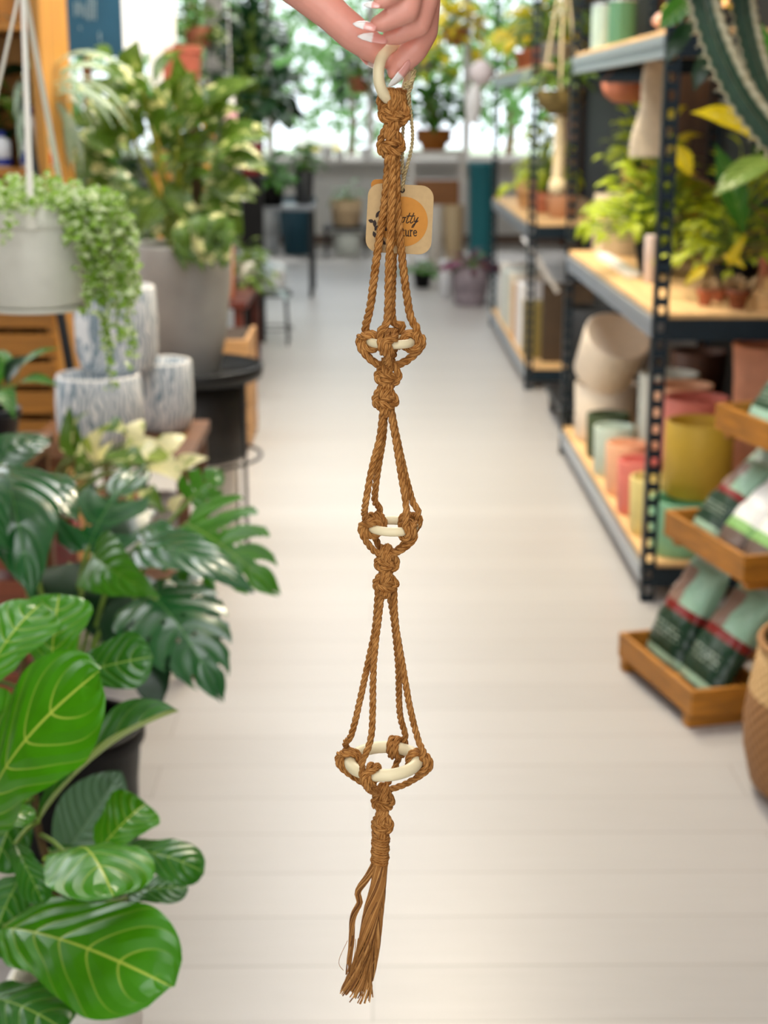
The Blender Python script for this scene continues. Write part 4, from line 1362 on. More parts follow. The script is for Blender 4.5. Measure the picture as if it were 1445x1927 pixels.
FL = [((6, 1746, 1.50), (324, 1858, 1.36), 232, FIDDLE, (.05, -.62, .85), .10, .05),
      ((128, 1612, 1.50), (214, 1688, 1.36), 205, FIDDLE, (.15, -.25, 1), .18, -.12),
      ((225, 1600, 1.56), (384, 1642, 1.54), 92, FIDDLE_D, (.15, -.55, .9), .14, -.1),
      ((185, 1602, 1.54), (275, 1512, 1.60), 112, FIDDLE, (-.1, -.8, .6), .1, .25),
      ((72, 1548, 1.55), (336, 1338, 1.62), 110, FIDDLE_D, (-.45, -.15, .88), .10, .7),
      ((-30, 1556, 1.46), (188, 1262, 1.40), 232, FIDDLE, (-.35, -.72, .55), .12, -.12),
      ((96, 1262, 1.60), (112, 1118, 1.66), 136, FIDDLE, (.1, -.85, .55), .12, .1),
      ((-30, 1282, 1.5), (78, 1136, 1.58), 138, FIDDLE, (-.1, -.75, .65), .12, -.1),
      ((142, 1272, 1.6), (288, 1236, 1.58), 112, FIDDLE_D, (.1, -.85, .6), .1, .1),
      ((28, 1588, 1.5), (82, 1702, 1.44), 62, FIDDLE_D, (.3, -.8, .4), .08, .2),
      ((-40, 1575, 1.48), (68, 1528, 1.5), 60, FIDDLE, (0, -.4, 1), .16, -.1),
      ((-40, 1880, 1.46), (124, 1940, 1.36), 150, FIDDLE_D, (0, -.4, 1), .1, 0),
      ((240, 1690, 1.6), (354, 1672, 1.58), 70, FIDDLE_D, (.1, -.5, .9), .14, -.1),
      ((110, 1625, 1.78), (228, 1452, 1.86), 132, RUBBER, (.2, -.9, .4), .08, .05),
      ((40, 1650, 1.56), (-20, 1800, 1.5), 150, FIDDLE_D, (-.3, -.9, .3), .1, .1),
      ((60, 1480, 1.6), (-10, 1640, 1.55), 130, FIDDLE_D, (-.3, -.9, .4), .1, .1),
      ((60, 1420, 1.66), (170, 1330, 1.7), 100, FIDDLE_D, (.1, -.6, .8), .1, .1),
      ((90, 1600, 1.62), (190, 1690, 1.6), 110, FIDDLE_D, (.2, -.8, .5), .1, .1),
      ((60, 1700, 1.62), (230, 1740, 1.6), 120, FIDDLE_D, (.2, -.8, .5), .1, .1),
      ((30, 1380, 1.55), (-60, 1300, 1.5), 120, FIDDLE, (-.2, -.8, .5), .1, .1)]
for i, (b_, t_, w, m, n, bend, fold) in enumerate(FL):
    mb = MB()
    px_blade(mb, b_, t_, w, n, prof='oval' if m is RUBBER else 'fiddle', bend=bend, fold=fold, wav=.028, nv=36, nu=8, ph=i * 1.3, freq=13)
    o = mb.build('leaf', m, ff)
    q0 = P(*b_)
    near = min(tp, key=lambda p: (p - q0).length)
    if (near - q0).length > .004:
        MB().tube(spline([near, near.lerp(q0, .5) + Vector((0, 0, .004)), q0], 6)[0], .0026, 6).build('petiole', STEMG, ff)
sl = thing('stool', 'low round wooden stool under the ribbed white pot', 'stool', (fx, fy, 0))
MB().lathe([(0, .255), (.12, .255), (.125, .26), (.125, .281), (.122, .285), (0, .285)], (fx, fy, 0), 40).build('seat', PALEW, sl, smooth='q')
for a in (45, 135, 225, 315):
    MB().tube([(fx + .11 * math.cos(math.radians(a)), fy + .11 * math.sin(math.radians(a)), 0), (fx + .08 * math.cos(math.radians(a)), fy + .08 * math.sin(math.radians(a)), .257)], .012, 10).build('leg', PALEW, sl)

# ------------------------------------------------------------------ further down the shop
rnd = random.Random(41)


def xz(px, py, Y):
    q = P(px, py, Y)
    return q.x, q.z


# ---- tall narrow timber stand with a square terracotta pot
es = thing('timber_stand', 'tall narrow timber plant stand with a square terracotta pot on top', 'stand', (-.86, 7.1, 0))
for (x, y) in ((-.985, 7.0), (-.765, 7.0), (-.985, 7.22), (-.765, 7.22)):
    MB().box((x, y, 0), (x + .03, y + .03, 1.455)).build('post', WOOD, es, smooth=False)
for z in (.35, .80, 1.14, 1.455):
    flat(MB().box((-.995, 6.99, z), (-.725, 7.26, z + .022)), 'shelf', WOODH, es, .002)
t = thing('square_pot', 'square terracotta pot on top of the tall timber stand', 'pot', (-.87, 7.12, 1.477))
mb = MB()
rows = []
for (h, z) in ((.072, 0), (.088, .215), (.093, .217), (.093, .25), (.083, .25), (.080, .19)):
    rows.append([(-.87 + h * a, 7.12 + h * b, 1.477 + z) for a, b in ((-1, -1), (1, -1), (1, 1), (-1, 1))])
mb.grid(rows, close=True)
mb.face(list(reversed(rows[0])))
mb.face(rows[-1])
o = mb.build('body', mat('red_terracotta', '9c4f3a', .75, var=.12), t, smooth=False)
soft(merge(o), .003)
MB().box((-.95, 7.04, 1.477 + .188), (-.79, 7.20, 1.477 + .192)).build('soil', SOIL, t, smooth=False)
plant('leafy_plant', 'small mottled plant on a lower shelf of the tall timber stand', (-.86, 7.08, 1.162), (.06, .045, .08), POTHOS, 26, .12, .14, .09, .06, 'heart', hang=.06)
plant('leafy_plant', 'dark-potted leafy plant on the middle shelf of the tall timber stand', (-.86, 7.08, .822), (.08, .06, .12), MIDG, 30, .14, .16, .1, .06, 'heart', potm=BLACKP, hang=.06)

# ---- white hanging pieces near the left windows
WCOT = mat('white_cotton', 'f4f3f1', .85, var=.03)


def fringe(name, lab, Y, cols, group=None):
    """cords hanging close together, cols = (px0, px1, y_end)"""
    x0, z0 = xz((cols[0][0] + cols[0][1]) / 2, -60, Y)
    t = thing(name, lab, 'wall hanging', (x0, Y, z0), group)
    MB().tube([(x0 - .1, Y, z0 + .004), (x0 + .1, Y, z0 + .004)], .008, 8).build('dowel', PALEW, t)
    MB().tube([(x0 - .09, Y, z0), (x0, Y, z0 + .25), (x0 + .09, Y, z0)], .003, 5).tube([(x0, Y, z0 + .25), (x0, Y, H)], .003, 5).build('cord', WCOT, t)
    for (a, b, e) in cols:
        mb = MB()
        n = max(3, int((b - a) / 3.2))
        for i in range(n):
            for layer in (0, 1):
                px = a + (b - a) * (i + .5) / n
                u = (i + .5) / n * 2 - 1
                p0, p1 = P(px, -60, Y + layer * .012), P(px + 1.5 * (rnd.random() - .5), e - 14 * u * u + 6 * rnd.random(), Y + layer * .012)
                mb.tube([p0, p0.lerp(p1, .5) + Vector((0, .004 * (rnd.random() - .5), 0)), p1], .0052, 6)
        mb.build('fringe', WCOT, t)


fringe('macrame_hanging', 'white fringed hanging with a rounded end, beside the teal sign', 7.6, [(224, 270, 88), (230, 270, 142)])
fringe('macrame_hanging', 'white fringed hanging with one long narrow tassel, in front of the terracotta square pot', 6.6, [(274, 330, 92), (281, 306, 168)])
o = thing('hanging_ornament', 'narrow hanging ornament, white above and pink below', 'ornament', P(434, 265, 8.0))
a, b, c = P(433, 158, 8.0), P(433, 210, 8.0), P(434, 266, 8.0)
MB().tube([a, b], [.016, .03], 14).build('white_tassel', WCOT, o)
MB().tube([b, b.lerp(c, .5), c], [.034, .037, .034], 14).build('pink_tassel', mat('candy_pink', 'f0b4c0', .8, var=.04), o)
MB().tube([a, (a.x, a.y, H)], .002, 5).build('cord', WCOT, o)

# ---- table along the left side and what stands on it
tb = thing('table', 'dark red-brown wooden table along the left side of the aisle', 'table', (-1.0, 7.9, 0))
flat(MB().box((-1.35, 7.45, .485), (-.62, 8.6, .52)), 'top', DARKW, tb)
for (x, y) in ((-1.33, 7.47), (-.69, 7.47), (-1.33, 8.53), (-.69, 8.53)):
    flat(MB().box((x, y, 0), (x + .05, y + .05, .485)), 'leg', DARKW, tb)
flat(MB().box((-1.3, 7.5, .12), (-.68, 8.55, .14)), 'lower_shelf', DARKW, tb)
empty_pot('box_planter', 'tall peach-orange planter on the dark red table', 'd98f6a', -.755, 7.62, .52, .062, .26)
empty_pot('round_pot', 'low honey-coloured wooden bowl pot at the near edge of the dark red table', 'a97434', -.88, 7.56, .52, .06, .1)
o = flat(MB().box((-.03, 0, 0), (.03, .22, .42)), 'board', mat('cream_board', 'd8cbb8', .7, var=.1), None, .004, label='cream board leaning on the dark red table', cat='board')
o.location, o.rotation_euler = (-.80, 7.95, .522), (0, math.radians(-14), 0)
plant('trailing_plant', 'yellow-green plant trailing over the aisle edge of the dark red table', (-.68, 8.2, .52), (.065, .05, .13), POTHOS, 50, .17, .14, .08, .055, 'heart', potm=WHITEC, hang=.22, nv=6)
plant('trailing_plant', 'silver-leaved plant at the far corner of the dark red table', (-.66, 8.46, .52), (.05, .04, .09), leafmat('silver_leaf', '9fb3ba', None, .35, trans=.2), 36, .15, .08, .09, .05, 'lance', potm=GREYC, hang=.2, nv=6)
plant('potted_plant', 'dark leafy plant standing on the floor under the dark red table', (-1.0, 8.0, .14), (.11, .09, .16), DARKG, 26, .12, .08, .08, .05, 'oval', potm=BLACKP, nv=6)
# wire stool further along
ws = thing('wire_stool', 'small black wire stool beside the aisle beyond the dark red table', 'stool', (-.58, 9.5, 0))
MB().torus((-.62, 9.5, .315), .115, .007, n=32, m=8).build('hoop', BLACKM, ws)
MB().torus((-.62, 9.5, .10), .122, .005, n=32, m=8).build('hoop', BLACKM, ws)
for i in range(4):
    a = math.radians(45 + 90 * i)
    MB().tube([(-.62 + .13 * math.cos(a), 9.5 + .13 * math.sin(a), 0), (-.62 + .11 * math.cos(a), 9.5 + .11 * math.sin(a), .33)], .006, 6).build('leg', BLACKM, ws)
MB().lathe([(0, .325), (.108, .325), (.108, .34), (0, .342)], (-.62, 9.5, 0), 28).build('seat', BLACKM, ws)
empty_pot('round_pot', 'pale grey-white pot standing on the black wire stool', 'c9cdd0', -.62, 9.5, .343, .085, .17, .8)

# ---- dark plant on a black pedestal, and its neighbours
px_, pz_ = xz(474, 330, 9.6)
pd = thing('pedestal', 'square black pedestal carrying a dark red pot, left of the window', 'pedestal', (px_, 9.6, 0))
flat(MB().box((px_ - .065, 9.53, 0), (px_ + .065, 9.67, pz_ - .02)), 'column', BLACKP, pd, .003)
flat(MB().box((px_ - .09, 9.51, pz_ - .02), (px_ + .09, 9.69, pz_)), 'top', BLACKM, pd, .003)
plant('potted_plant', 'dark-leaved plant in a dark red pot on the black pedestal', (px_, 9.6, pz_), (.08, .06, .2), DARKG, 210, .30, .85, .15, .085, 'oval', potm=mat('dark_red_glaze', '7a1f22', .35), flat_=.7, nv=6, up=.6, low=.05)
gt = thing('metal_table', 'grey metal table with dark pots near the far windows', 'table', (-.72, 12.2, 0))
flat(MB().box((-1.25, 11.9, .68), (-.45, 12.5, .71)), 'top', mat('zinc', '8b9096', .4, .5, var=.1), gt)
for (x, y) in ((-1.23, 11.92), (-.49, 11.92), (-1.23, 12.46), (-.49, 12.46)):
    MB().box((x, y, 0), (x + .03, y + .03, .68)).build('leg', BLACKM, gt, smooth=False)
plant('leafy_plant', 'vivid green plant in a black pot on the grey metal table', (-.80, 12.05, .71), (.12, .10, .16), MIDG, 60, .17, .28, .13, .08, 'oval', potm=BLACKP, nv=6)
plant('leafy_plant', 'taller dark plant behind the vivid green one on the grey metal table', (-1.13, 12.38, .71), (.11, .09, .2), DARKG, 60, .18, .9, .18, .09, 'oval', potm=mat('dark_grey_pot', '3c3e40', .5), nv=6, up=.6)
plant('leafy_plant', 'plant in a dark grey pot at the aisle end of the grey metal table', (-.54, 12.38, .71), (.08, .07, .26), MIDG, 40, .13, .3, .09, .07, 'heart', potm=mat('dark_grey_pot', '3c3e40', .5), nv=6)
# tall floor plants behind the left-hand tables
GF = 'tall floor plants along the left side'
for (x, y, hh, lm, pm, lab) in ((-1.35, 6.3, 1.25, DARKG, BLACKP, 'tall dark floor plant behind the big grey planter'), (-1.75, 9.0, 1.35, MIDG, TERRA, 'tall green floor plant in a terracotta pot behind the dark red table'), (-1.30, 10.6, 1.1, POTHOS, GREYC, 'floor plant with mottled leaves in a grey pot before the metal table'), (-2.0, 12.6, 1.6, DARKG, TERRA, 'tall dark floor plant near the left windows')):
    plant('floor_plant', lab, (x, y, 0), (.16, .12, .32), lm, 80, .38, hh, .2, .1, 'oval', potm=pm, group=GF, nv=6, up=.6, low=.15)

# ---- below the far windows
FY = 15.55
x, z = xz(560, 480, FY)
empty_pot('large_planter', 'large dark teal planter on the floor below the far windows', '1f4c5e', x, FY, 0, .19, .58, .74, .012, rimh=.06)
empty_pot('large_planter', 'pale grey planter just left of the dark teal one', 'b9bdbe', x - .32, FY + .2, 0, .14, .5, .8)
x, z = xz(652, 425, FY)
sp_ = thing('stool', 'black stool below the far windows carrying a cream basket', 'stool', (x, FY, 0))
flat(MB().box((x - .24, FY - .2, z - .025), (x + .24, FY + .2, z)), 'seat', BLACKM, sp_)
for (dx, dy) in ((-.22, -.18), (.19, -.18), (-.22, .16), (.19, .16)):
    MB().box((x + dx, FY + dy, 0), (x + dx + .03, FY + dy + .03, z - .025)).build('leg', BLACKM, sp_, smooth=False)
plant('basket_plant', 'small green plant in a cream basket on the black stool below the windows', (x, FY, z), (.165, .14, .27), MIDG, 18, .16, .2, .14, .06, 'lance', potm=mat('cream_basket', 'd6bb94', .85, var=.2, scale=40), nv=6)
empty_pot('floor_pot', 'pale green-grey pot on the floor beneath the black stool', 'cfd4cc', x + .01, FY - .02, 0, .15, .22, .9)
GS = 'white pots on the window sill'
for px, r, h, lab in ((615, .075, .14, 'white pot on the window sill above the dark teal planter'), (690, .085, .12, 'wide white pot on the window sill right of the first'), (640, .06, .10, 'smallest white pot on the window sill')):
    x, z = xz(px, 300, 16.68)
    empty_pot('sill_pot', lab, 'ecebe8', x, 16.69, .92, r, h, .8, group=GS)
# ---- white console on the right of the far end
cn = thing('console', 'white console table below the right-hand far windows', 'console', (.62, 14.6, 0))
flat(MB().box((.36, 14.4, 1.03), (.90, 14.85, 1.07)), 'top', WHITEC, cn)
flat(MB().box((.36, 14.4, .52), (.90, 14.85, .55)), 'lower_shelf', WHITEC, cn)
for (x, y) in ((.37, 14.41), (.85, 14.41), (.37, 14.80), (.85, 14.80)):
    flat(MB().box((x, y, 0), (x + .04, y + .04, 1.03)), 'leg', WHITEC, cn)
flat(MB().box((.42, 14.45, .55), (.84, 14.8, .80)), 'chest', mat('brown_chest', '9a6434', .5, var=.2, scale=8, stretch=(.6, 4, 6)), None, .006, label='brown wooden chest on the lower shelf of the white console', cat='box')
plant('leafy_plant', 'pale leafy plant in a wide amber wooden bowl on the white console', (.60, 14.6, 1.07), (.18, .11, .2), MIDG, 90, .34, .6, .16, .09, 'heart', potm=mat('amber_wood', 'b26c22', .45), nv=6, up=.5)
for px, c, lab in ((818, 'd9d2c8', 'pale grey tall planter in front of the white console'), (853, 'c8b18c', 'beige tall planter in front of the white console, nearer the teal one')):
    x, z = xz(px, 480, 14.2)
    empty_pot('tall_planter', lab, c, x, 14.2, 0, .085 if 'grey' in lab else .095, .58, .85)
x, z = xz(905, 480, 13.4)
o = MB().lathe([(0, 0), (.10, 0), (.105, .01), (.125, .96), (.13, .965), (.13, 1.0), (.12, 1.0), (.115, .93), (0, .92)], n=40).build('tall_planter', mat('bright_teal', '17707a', .3, var=.06), None, smooth='q', label='tall shiny teal planter at the end of the right-hand shelving', cat='planter', loc=(0, 0, 0))
o.location = (x, 13.4, 0)
x, z = xz(885, 570, 11.4)
plant('floor_plant', 'grey-mauve pot of dark magenta leaves standing on the floor by the far bay', (x, 11.45, 0), (.15, .12, .30), leafmat('magenta_leaf', '7a2450', None, .4, trans=.3, cream='3a5a2a', creamcut=.5), 40, .2, .12, .11, .06, 'oval', potm=mat('grey_mauve', '9a8e97', .6), nv=6)
x, z = xz(838, 560, 11.9)
empty_pot('floor_pot', 'narrow white pot on the floor beside the grey-mauve one', 'd8d9dc', x, 11.9, 0, .055, .30, .9)
plant('leafy_plant', 'small green plant on the floor below the tag', (x - .16, 12.6, 0), (.08, .06, .12), MIDG, 26, .14, .12, .1, .05, 'lance', potm=BLACKP, nv=6)
# hanging lanterns and hanging baskets against the light
ln = thing('paper_lantern', 'round white hanging lantern with a pale cloth tail, left of the far shelving', 'lantern', P(906, 138, 11.7))
c = P(906, 138, 11.7)
MB().lathe([(.02 if i in (0, 12) else .095 * math.sin(PI * i / 12), -.095 * math.cos(PI * i / 12)) for i in range(13)], c, 28).build('globe', mat('paper_white', 'f3e6e6', .8, var=.03), ln)
e = P(888, 232, 11.7)
MB().tube(spline([c + Vector((-.03, 0, -.08)), P(893, 180, 11.7), e], 10)[0], [.03, .04, .05, .06, .066, .068, .066, .06, .056, .05, .045], 12).build('cloth_tail', WCOT, ln)
MB().tube([c + Vector((0, 0, .09)), (c.x, c.y, H)], .003, 5).build('cord', WCOT, ln)
GH = 'hanging baskets before the far windows'
for (px, py, Y, r, lm, pm, n, sp2, hh, lab) in ((676, 152, 13.2, .10, DARKG, TERRA, 50, .28, .35, 'hanging terracotta basket of dark leaves just left of the held ring'), (792, 120, 13.8, .12, LIME, GREYC, 60, .34, .4, 'hanging grey basket of lime leaves just right of the twine'), (858, 60, 13.2, .11, YELL, TERRA, 60, .24, .3, 'hanging basket of yellow leaves at the top, right of the hand'),
                                                 (470, 60, 11.2, .11, DARKG, BLACKP, 60, .3, .35, 'hanging black basket of dark leaves at the top, left of the hand'), (590, 20, 14.0, .11, MIDG, TERRA, 40, .3, .3, 'hanging basket of green leaves at the top, beside the wrist'), (372, 60, 10.5, .10, MARBLE, TERRA, 40, .26, .3, 'hanging basket of mottled leaves above the big grey planter')):
    x, z = xz(px, py, Y)
    t = plant('hanging_basket', lab, (x, Y, z - .1), (r, r * .75, .13), lm, n, sp2, hh, .16, .09, 'heart', .7, pm, group=GH, nv=6, hang=.35, low=.02)
    t['category'] = 'hanging basket'
    mb = MB()
    for k in range(3):
        a = k * 2.094 + .5
        mb.tube([(x + r * math.cos(a), Y + r * math.sin(a), z + .025), (x, Y, z + .6), (x, Y, H)], .003, 5)
    mb.build('cord', BLACKM, t)
# ---- outdoors
ob = thing('display_box', 'white box with a yellow lower edge standing outdoors beyond the window', 'box', (-.95, 20.0, 0))
x0, z0 = xz(556, 283, 20)
x1, z1 = xz(640, 250, 20)
flat(MB().box((x0, 20, z0 + .05), (x1, 20.6, z1)), 'upper_box', WHITEC, ob, .02)
flat(MB().box((x0, 19.99, z0), (x1, 20.61, z0 + .05)), 'lower_edge', mat('school_yellow', 'e8c43a', .4), ob, .01)
MB().box((x0 + .1, 20.1, -.02), (x1 - .1, 20.5, z0)).build('plinth', GREYC, ob, smooth=False)
PALEL = leafmat('sunlit_leaf', '5f9440', None, .5, trans=.4)
for (x, y, hh, r, lab) in ((-2.6, 24, 3.4, 1.5, 'sunlit tree outdoors seen left of the hand'), (-.4, 27, 3.2, 1.6, 'sunlit tree outdoors seen behind the top of the hanger'), (2.2, 25, 3.5, 1.5, 'sunlit tree outdoors seen right of the hand'), (-5.5, 26, 3.5, 1.7, 'sunlit tree outdoors behind the white fringed hangings')):
    t = thing('tree', lab, 'tree', (x, y, -.02), 'trees outdoors')
    MB().tube([(x, y, -.02), (x + .1, y, 1.2), (x, y, hh * .75)], [.09, .07, .04], 8).build('trunk', STEMB, t)
    mb = MB()
    for i in range(900):
        a, b_, q = rnd.random() * 6.28, math.asin(2 * rnd.random() - 1), rnd.random() ** .4
        p = Vector((x + r * q * math.cos(a) * math.cos(b_), y + r * q * math.sin(a) * math.cos(b_), hh * .72 + r * .95 * q * math.sin(b_)))
        d = Vector((rnd.random() - .5, rnd.random() - .5, rnd.random() - .7)).normalized()
        mb.blade(p, p + d * .22, (rnd.random() - .5, -.4, .8), .13, 'oval', .1, .1, 0, 4, 1)
    mb.build('crown', PALEL, t)

# ------------------------------------------------------------------ the macrame hanger, its tag and the hand that holds it
YH = 0.85
rnd = random.Random(7)


def ropemat(name, c1, c2):
    m, nt, b = base(name)
    uv = nt.nodes.new('ShaderNodeUVMap')
    sp = nt.nodes.new('ShaderNodeSeparateXYZ')
    nt.links.new(uv.outputs[0], sp.inputs[0])
    s = nmath(nt, 'SINE', nmath(nt, 'MULTIPLY', nmath(nt, 'ADD', nmath(nt, 'MULTIPLY', sp.outputs[0], 5.0), nmath(nt, 'MULTIPLY', sp.outputs[1], 1.5)), 6.283))
    tc = nt.nodes.new('ShaderNodeTexCoord')
    nz = nt.nodes.new('ShaderNodeTexNoise')
    nz.inputs['Scale'].default_value = 260
    nz.inputs['Detail'].default_value = 4
    nt.links.new(tc.outputs['Object'], nz.inputs['Vector'])
    f = nmath(nt, 'ADD', nmath(nt, 'MULTIPLY', s, 0.16), nz.outputs[0])
    mr = nt.nodes.new('ShaderNodeMapRange')
    mr.inputs[1].default_value, mr.inputs[2].default_value = 0.25, 0.75
    nt.links.new(f, mr.inputs[0])
    nt.links.new(nmix(nt, mr.outputs[0], lin(c1), lin(c2)), b.inputs['Base Color'])
    b.inputs['Roughness'].default_value = 0.85
    b.inputs['Specular IOR Level'].default_value = 0.15
    bp = nt.nodes.new('ShaderNodeBump')
    bp.inputs['Strength'].default_value = 0.6
    bp.inputs['Distance'].default_value = 0.0006
    nt.links.new(f, bp.inputs['Height'])
    nt.links.new(bp.outputs[0], b.inputs['Normal'])
    return m


ROPE = ropemat('tan_cotton_cord', '85501e', 'c79052')
JUTE = ropemat('jute_twine', 'a38a58', 'd9c698')
RINGW = mat('pale_birch', 'eedfb6', 0.5, stretch=(1, 1, 1), scale=45, var=0.07)
RR = 0.0021
PIT = 0.0125
hang = thing('macrame_hanger', 'tan macrame hanger with three pale wooden rings and a tassel, held up by a hand', 'macrame hanger', P(722, 1432, YH))


def Q(px, py, d=0.0):
    return P(px, py, YH + d)


# the ring the hand holds
ca = math.radians(52)
rax = Vector((math.cos(ca), math.sin(ca), 0))
RC = Q(741, 140)
MB().torus(RC, 0.0138, 0.0031, rax, (0, 0, 1), 56, 16).build('wooden_ring', RINGW, hang)

rings = []
for (px, py, r, t) in ((735, 643, 38, 8.2), (738, 990, 41, 8.5), (722, 1432, 63, 11.5)):
    c = Q(px, py)
    k = 1 / ppm(c)
    ax = Vector((1, 0, 0.03 if py > 1200 else -0.02))
    MB().torus(c, r * k, t * k, ax, (0, 1, 0), 72, 16).build('wooden_ring', RINGW, hang)
    rings.append((c, r * k, t * k))


def hitch(ring, az, turns=2.0):
    """points of a cord that comes down outside a ring, goes round its wood and leaves below"""
    c, r, t = ring
    e = Vector((math.cos(az), math.sin(az), 0))
    g = Vector((-math.sin(az), math.cos(az), 0))
    q = c + e * r
    out = []
    rr = t + RR * .9
    for i in range(int(turns * 10) + 1):
        ph = math.radians(60) - 2 * PI * i / 10
        out.append(q + e * (rr * math.cos(ph)) + Vector((0, 0, 1)) * (rr * math.sin(ph)) + g * (RR * 1.9 * (i / (turns * 10) - .5) * turns))
    # a turn that crosses over itself on the outside and ends underneath
    out.append(q + e * (rr + RR * .9) + Vector((0, 0, 1)) * RR * 1.0 - g * RR * .6)
    out.append(q + e * (rr + RR * .5) - Vector((0, 0, 1)) * rr * .9)
    return out


def cord(top, ring, az, low, via=None, R_=None):
    hp = hitch(ring, az)
    start = hp[0] + Vector((math.cos(az), math.sin(az), 0)) * 0.001 + Vector((0, 0, 0.004))
    pts = [Vector(p) for p in top] + ([Vector(p) for p in via] if via else []) + [start] + hp
    end = Vector(low)
    pts += [hp[-1].lerp(end, .5) + Vector((0, 0, -0.002)), end]
    MB().rope(pts, R_ or RR, PIT, rnd=rnd).build('cord', ROPE, hang)


def D(p, dx, dy, dd):
    """a point dx, dy pixels from pixel p, dd metres further away"""
    return Q(p[0] + dx, p[1] + dy, dd)


# four cords per section: from the knot above, round the ring, to the knot below
R = math.radians
k0, k1, k2, k3 = (739, 296), (730, 690), (727, 772), (722, 1500)
cord([D(k0, -7, -10, -.001), Q(724, 380), Q(708, 490), Q(697, 575)], rings[0], R(176), Q(722, 690), R_=.0024)
cord([D(k0, -1, -12, -.003), Q(737, 380, -.006), Q(732, 500, -.010), Q(729, 600, -.013)], rings[0], R(-98), Q(733, 690, -.003), R_=.0024)
cord([D(k0, 3, -12, .002), Q(742, 390, .006), Q(739, 500, .011), Q(738, 600, .013)], rings[0], R(80), Q(731, 690, .003), R_=.0024)
cord([D(k0, 7, -10, 0), Q(747, 380), Q(757, 490), Q(771, 590)], rings[0], R(4), Q(738, 690), R_=.0024)
cord([Q(721, 760, -.002), Q(715, 820, -.004), Q(700, 880, -.007), Q(688, 945, -.009)], rings[1], R(-158), Q(717, 1045, -.001))
cord([Q(724, 762, .002), Q(721, 820, .004), Q(710, 890, .008), Q(705, 940, .010)], rings[1], R(132), Q(724, 1045, .002))
cord([Q(732, 762, -.002), Q(743, 820, -.005), Q(754, 890, -.009), Q(764, 950, -.012)], rings[1], R(-48), Q(728, 1045, -.003))
cord([Q(735, 765, .002), Q(748, 830, .003), Q(764, 900, .006), Q(777, 945, .008)], rings[1], R(36), Q(733, 1045, .002))
cord([Q(712, 1100, -.001), Q(706, 1180), Q(694, 1240), Q(671, 1345), Q(660, 1385)], rings[2], R(172), Q(716, 1488))
cord([Q(719, 1106, -.002), Q(714, 1150, -.004), Q(703, 1250, -.01), Q(699, 1380, -.018)], rings[2], R(-113), Q(713, 1488, -.003))
cord([Q(730, 1106, .002), Q(740, 1160, .005), Q(749, 1250, .011), Q(752, 1340, .017)], rings[2], R(66), Q(722, 1488, .003))
cord([Q(741, 1100), Q(744, 1170, .001), Q(757, 1250), Q(771, 1330), Q(786, 1390)], rings[2], R(-4), Q(727, 1488))

KA = [(-.15, -.1, .5), (-.45, .15, .6), (-.85, .42, .35), (-.98, .62, .2), (-.6, .76, .8), (.1, .68, 1.1), (.7, .6, .5), (.85, .72, -.3), (.2, .8, -.9), (-.3, .95, -.2), (-.12, 1.1, .3)]
KB = [(.15, -.1, .4), (.5, .1, .6), (.92, .38, .5), (1.05, .6, .3), (.75, .8, .4), (.2, .84, -.8), (-.5, .66, -.9), (-.8, .5, -.2), (-.5, .46, .85), (.15, .5, 1.05), (.6, .62, .3), (.4, .9, .1), (.15, 1.1, .2)]
KC = [(-.2, -.15, .2), (-.26, .12, .95), (-.15, .36, 1.1), (-.1, .55, .2), (-.14, .8, .7), (-.2, .96, 1.0), (-.12, 1.15, .2)]
KD = [(.2, -.15, .2), (.2, .1, .95), (.13, .34, 1.1), (.1, .55, .2), (.12, .84, .75), (.18, .98, 1.0), (.12, 1.15, .2)]
KE = [(0, -.1, -.2), (.06, .3, .2), (-.06, .6, .1), (.05, .85, .2), (0, 1.1, -.2)]


def knot(px, y0, y1, W, flip=1, depth=.0048, R_=RR, rot=0.0):
    """a square knot drawn tight: two cords that cross in front and behind round the core"""
    mb = MB()
    c0 = Q(px, y0)
    k = 1 / ppm(c0)
    for cv in (KA, KB, KC, KD, KE):
        pts = []
        for (u, v, w) in cv:
            u *= flip * .86
            uu, ww = u * math.cos(rot) - w * math.sin(rot) * .6, w * math.cos(rot) + u * math.sin(rot) * .6
            pts.append(c0 + Vector((1, 0, 0)) * (uu * W * k / 2) - Vector((0, 0, 1)) * (v * (y1 - y0) * k) + Vector((0, -1, 0)) * (ww * depth))
        mb.rope(pts, R_ * 1.08, PIT * .9, n=60, rnd=rnd)
    mb.build('knot', ROPE, hang)


knot(741, 186, 236, 56, 1, .0056)
knot(738, 238, 300, 50, -1, .0056, rot=.35)
knot(729, 680, 728, 46, 1)
knot(727, 726, 774, 46, -1, rot=.3)
knot(727, 1032, 1080, 42, 1)
knot(727, 1076, 1116, 44, -1, rot=.2)
knot(721, 1480, 1530, 38, -1)
knot(720, 1526, 1572, 38, 1, rot=.3)
# cords folded over the top ring
mb = MB()
for i in range(7):
    g = (i - 3) * 0.0021
    q = RC - Vector((0, 0, 0.0138))
    ax = rax
    nrm = Vector((ax.y, -ax.x, 0))
    pts = []
    for a in range(-20, 201, 20):
        ph = math.radians(a)
        pts.append(q + ax * g + nrm * (0.0052 * math.cos(ph)) + Vector((0, 0, 1)) * (0.0052 * math.sin(ph)))
    pts = [pts[0] + Vector((0, 0, -0.009)) + nrm * -0.0015 - ax * g * .4] + pts + [pts[-1] + Vector((0, 0, -0.009)) + nrm * 0.0015 - ax * g * .4]
    mb.rope(pts, 0.0019, PIT, n=40, rnd=rnd)
mb.build('knot', ROPE, hang)

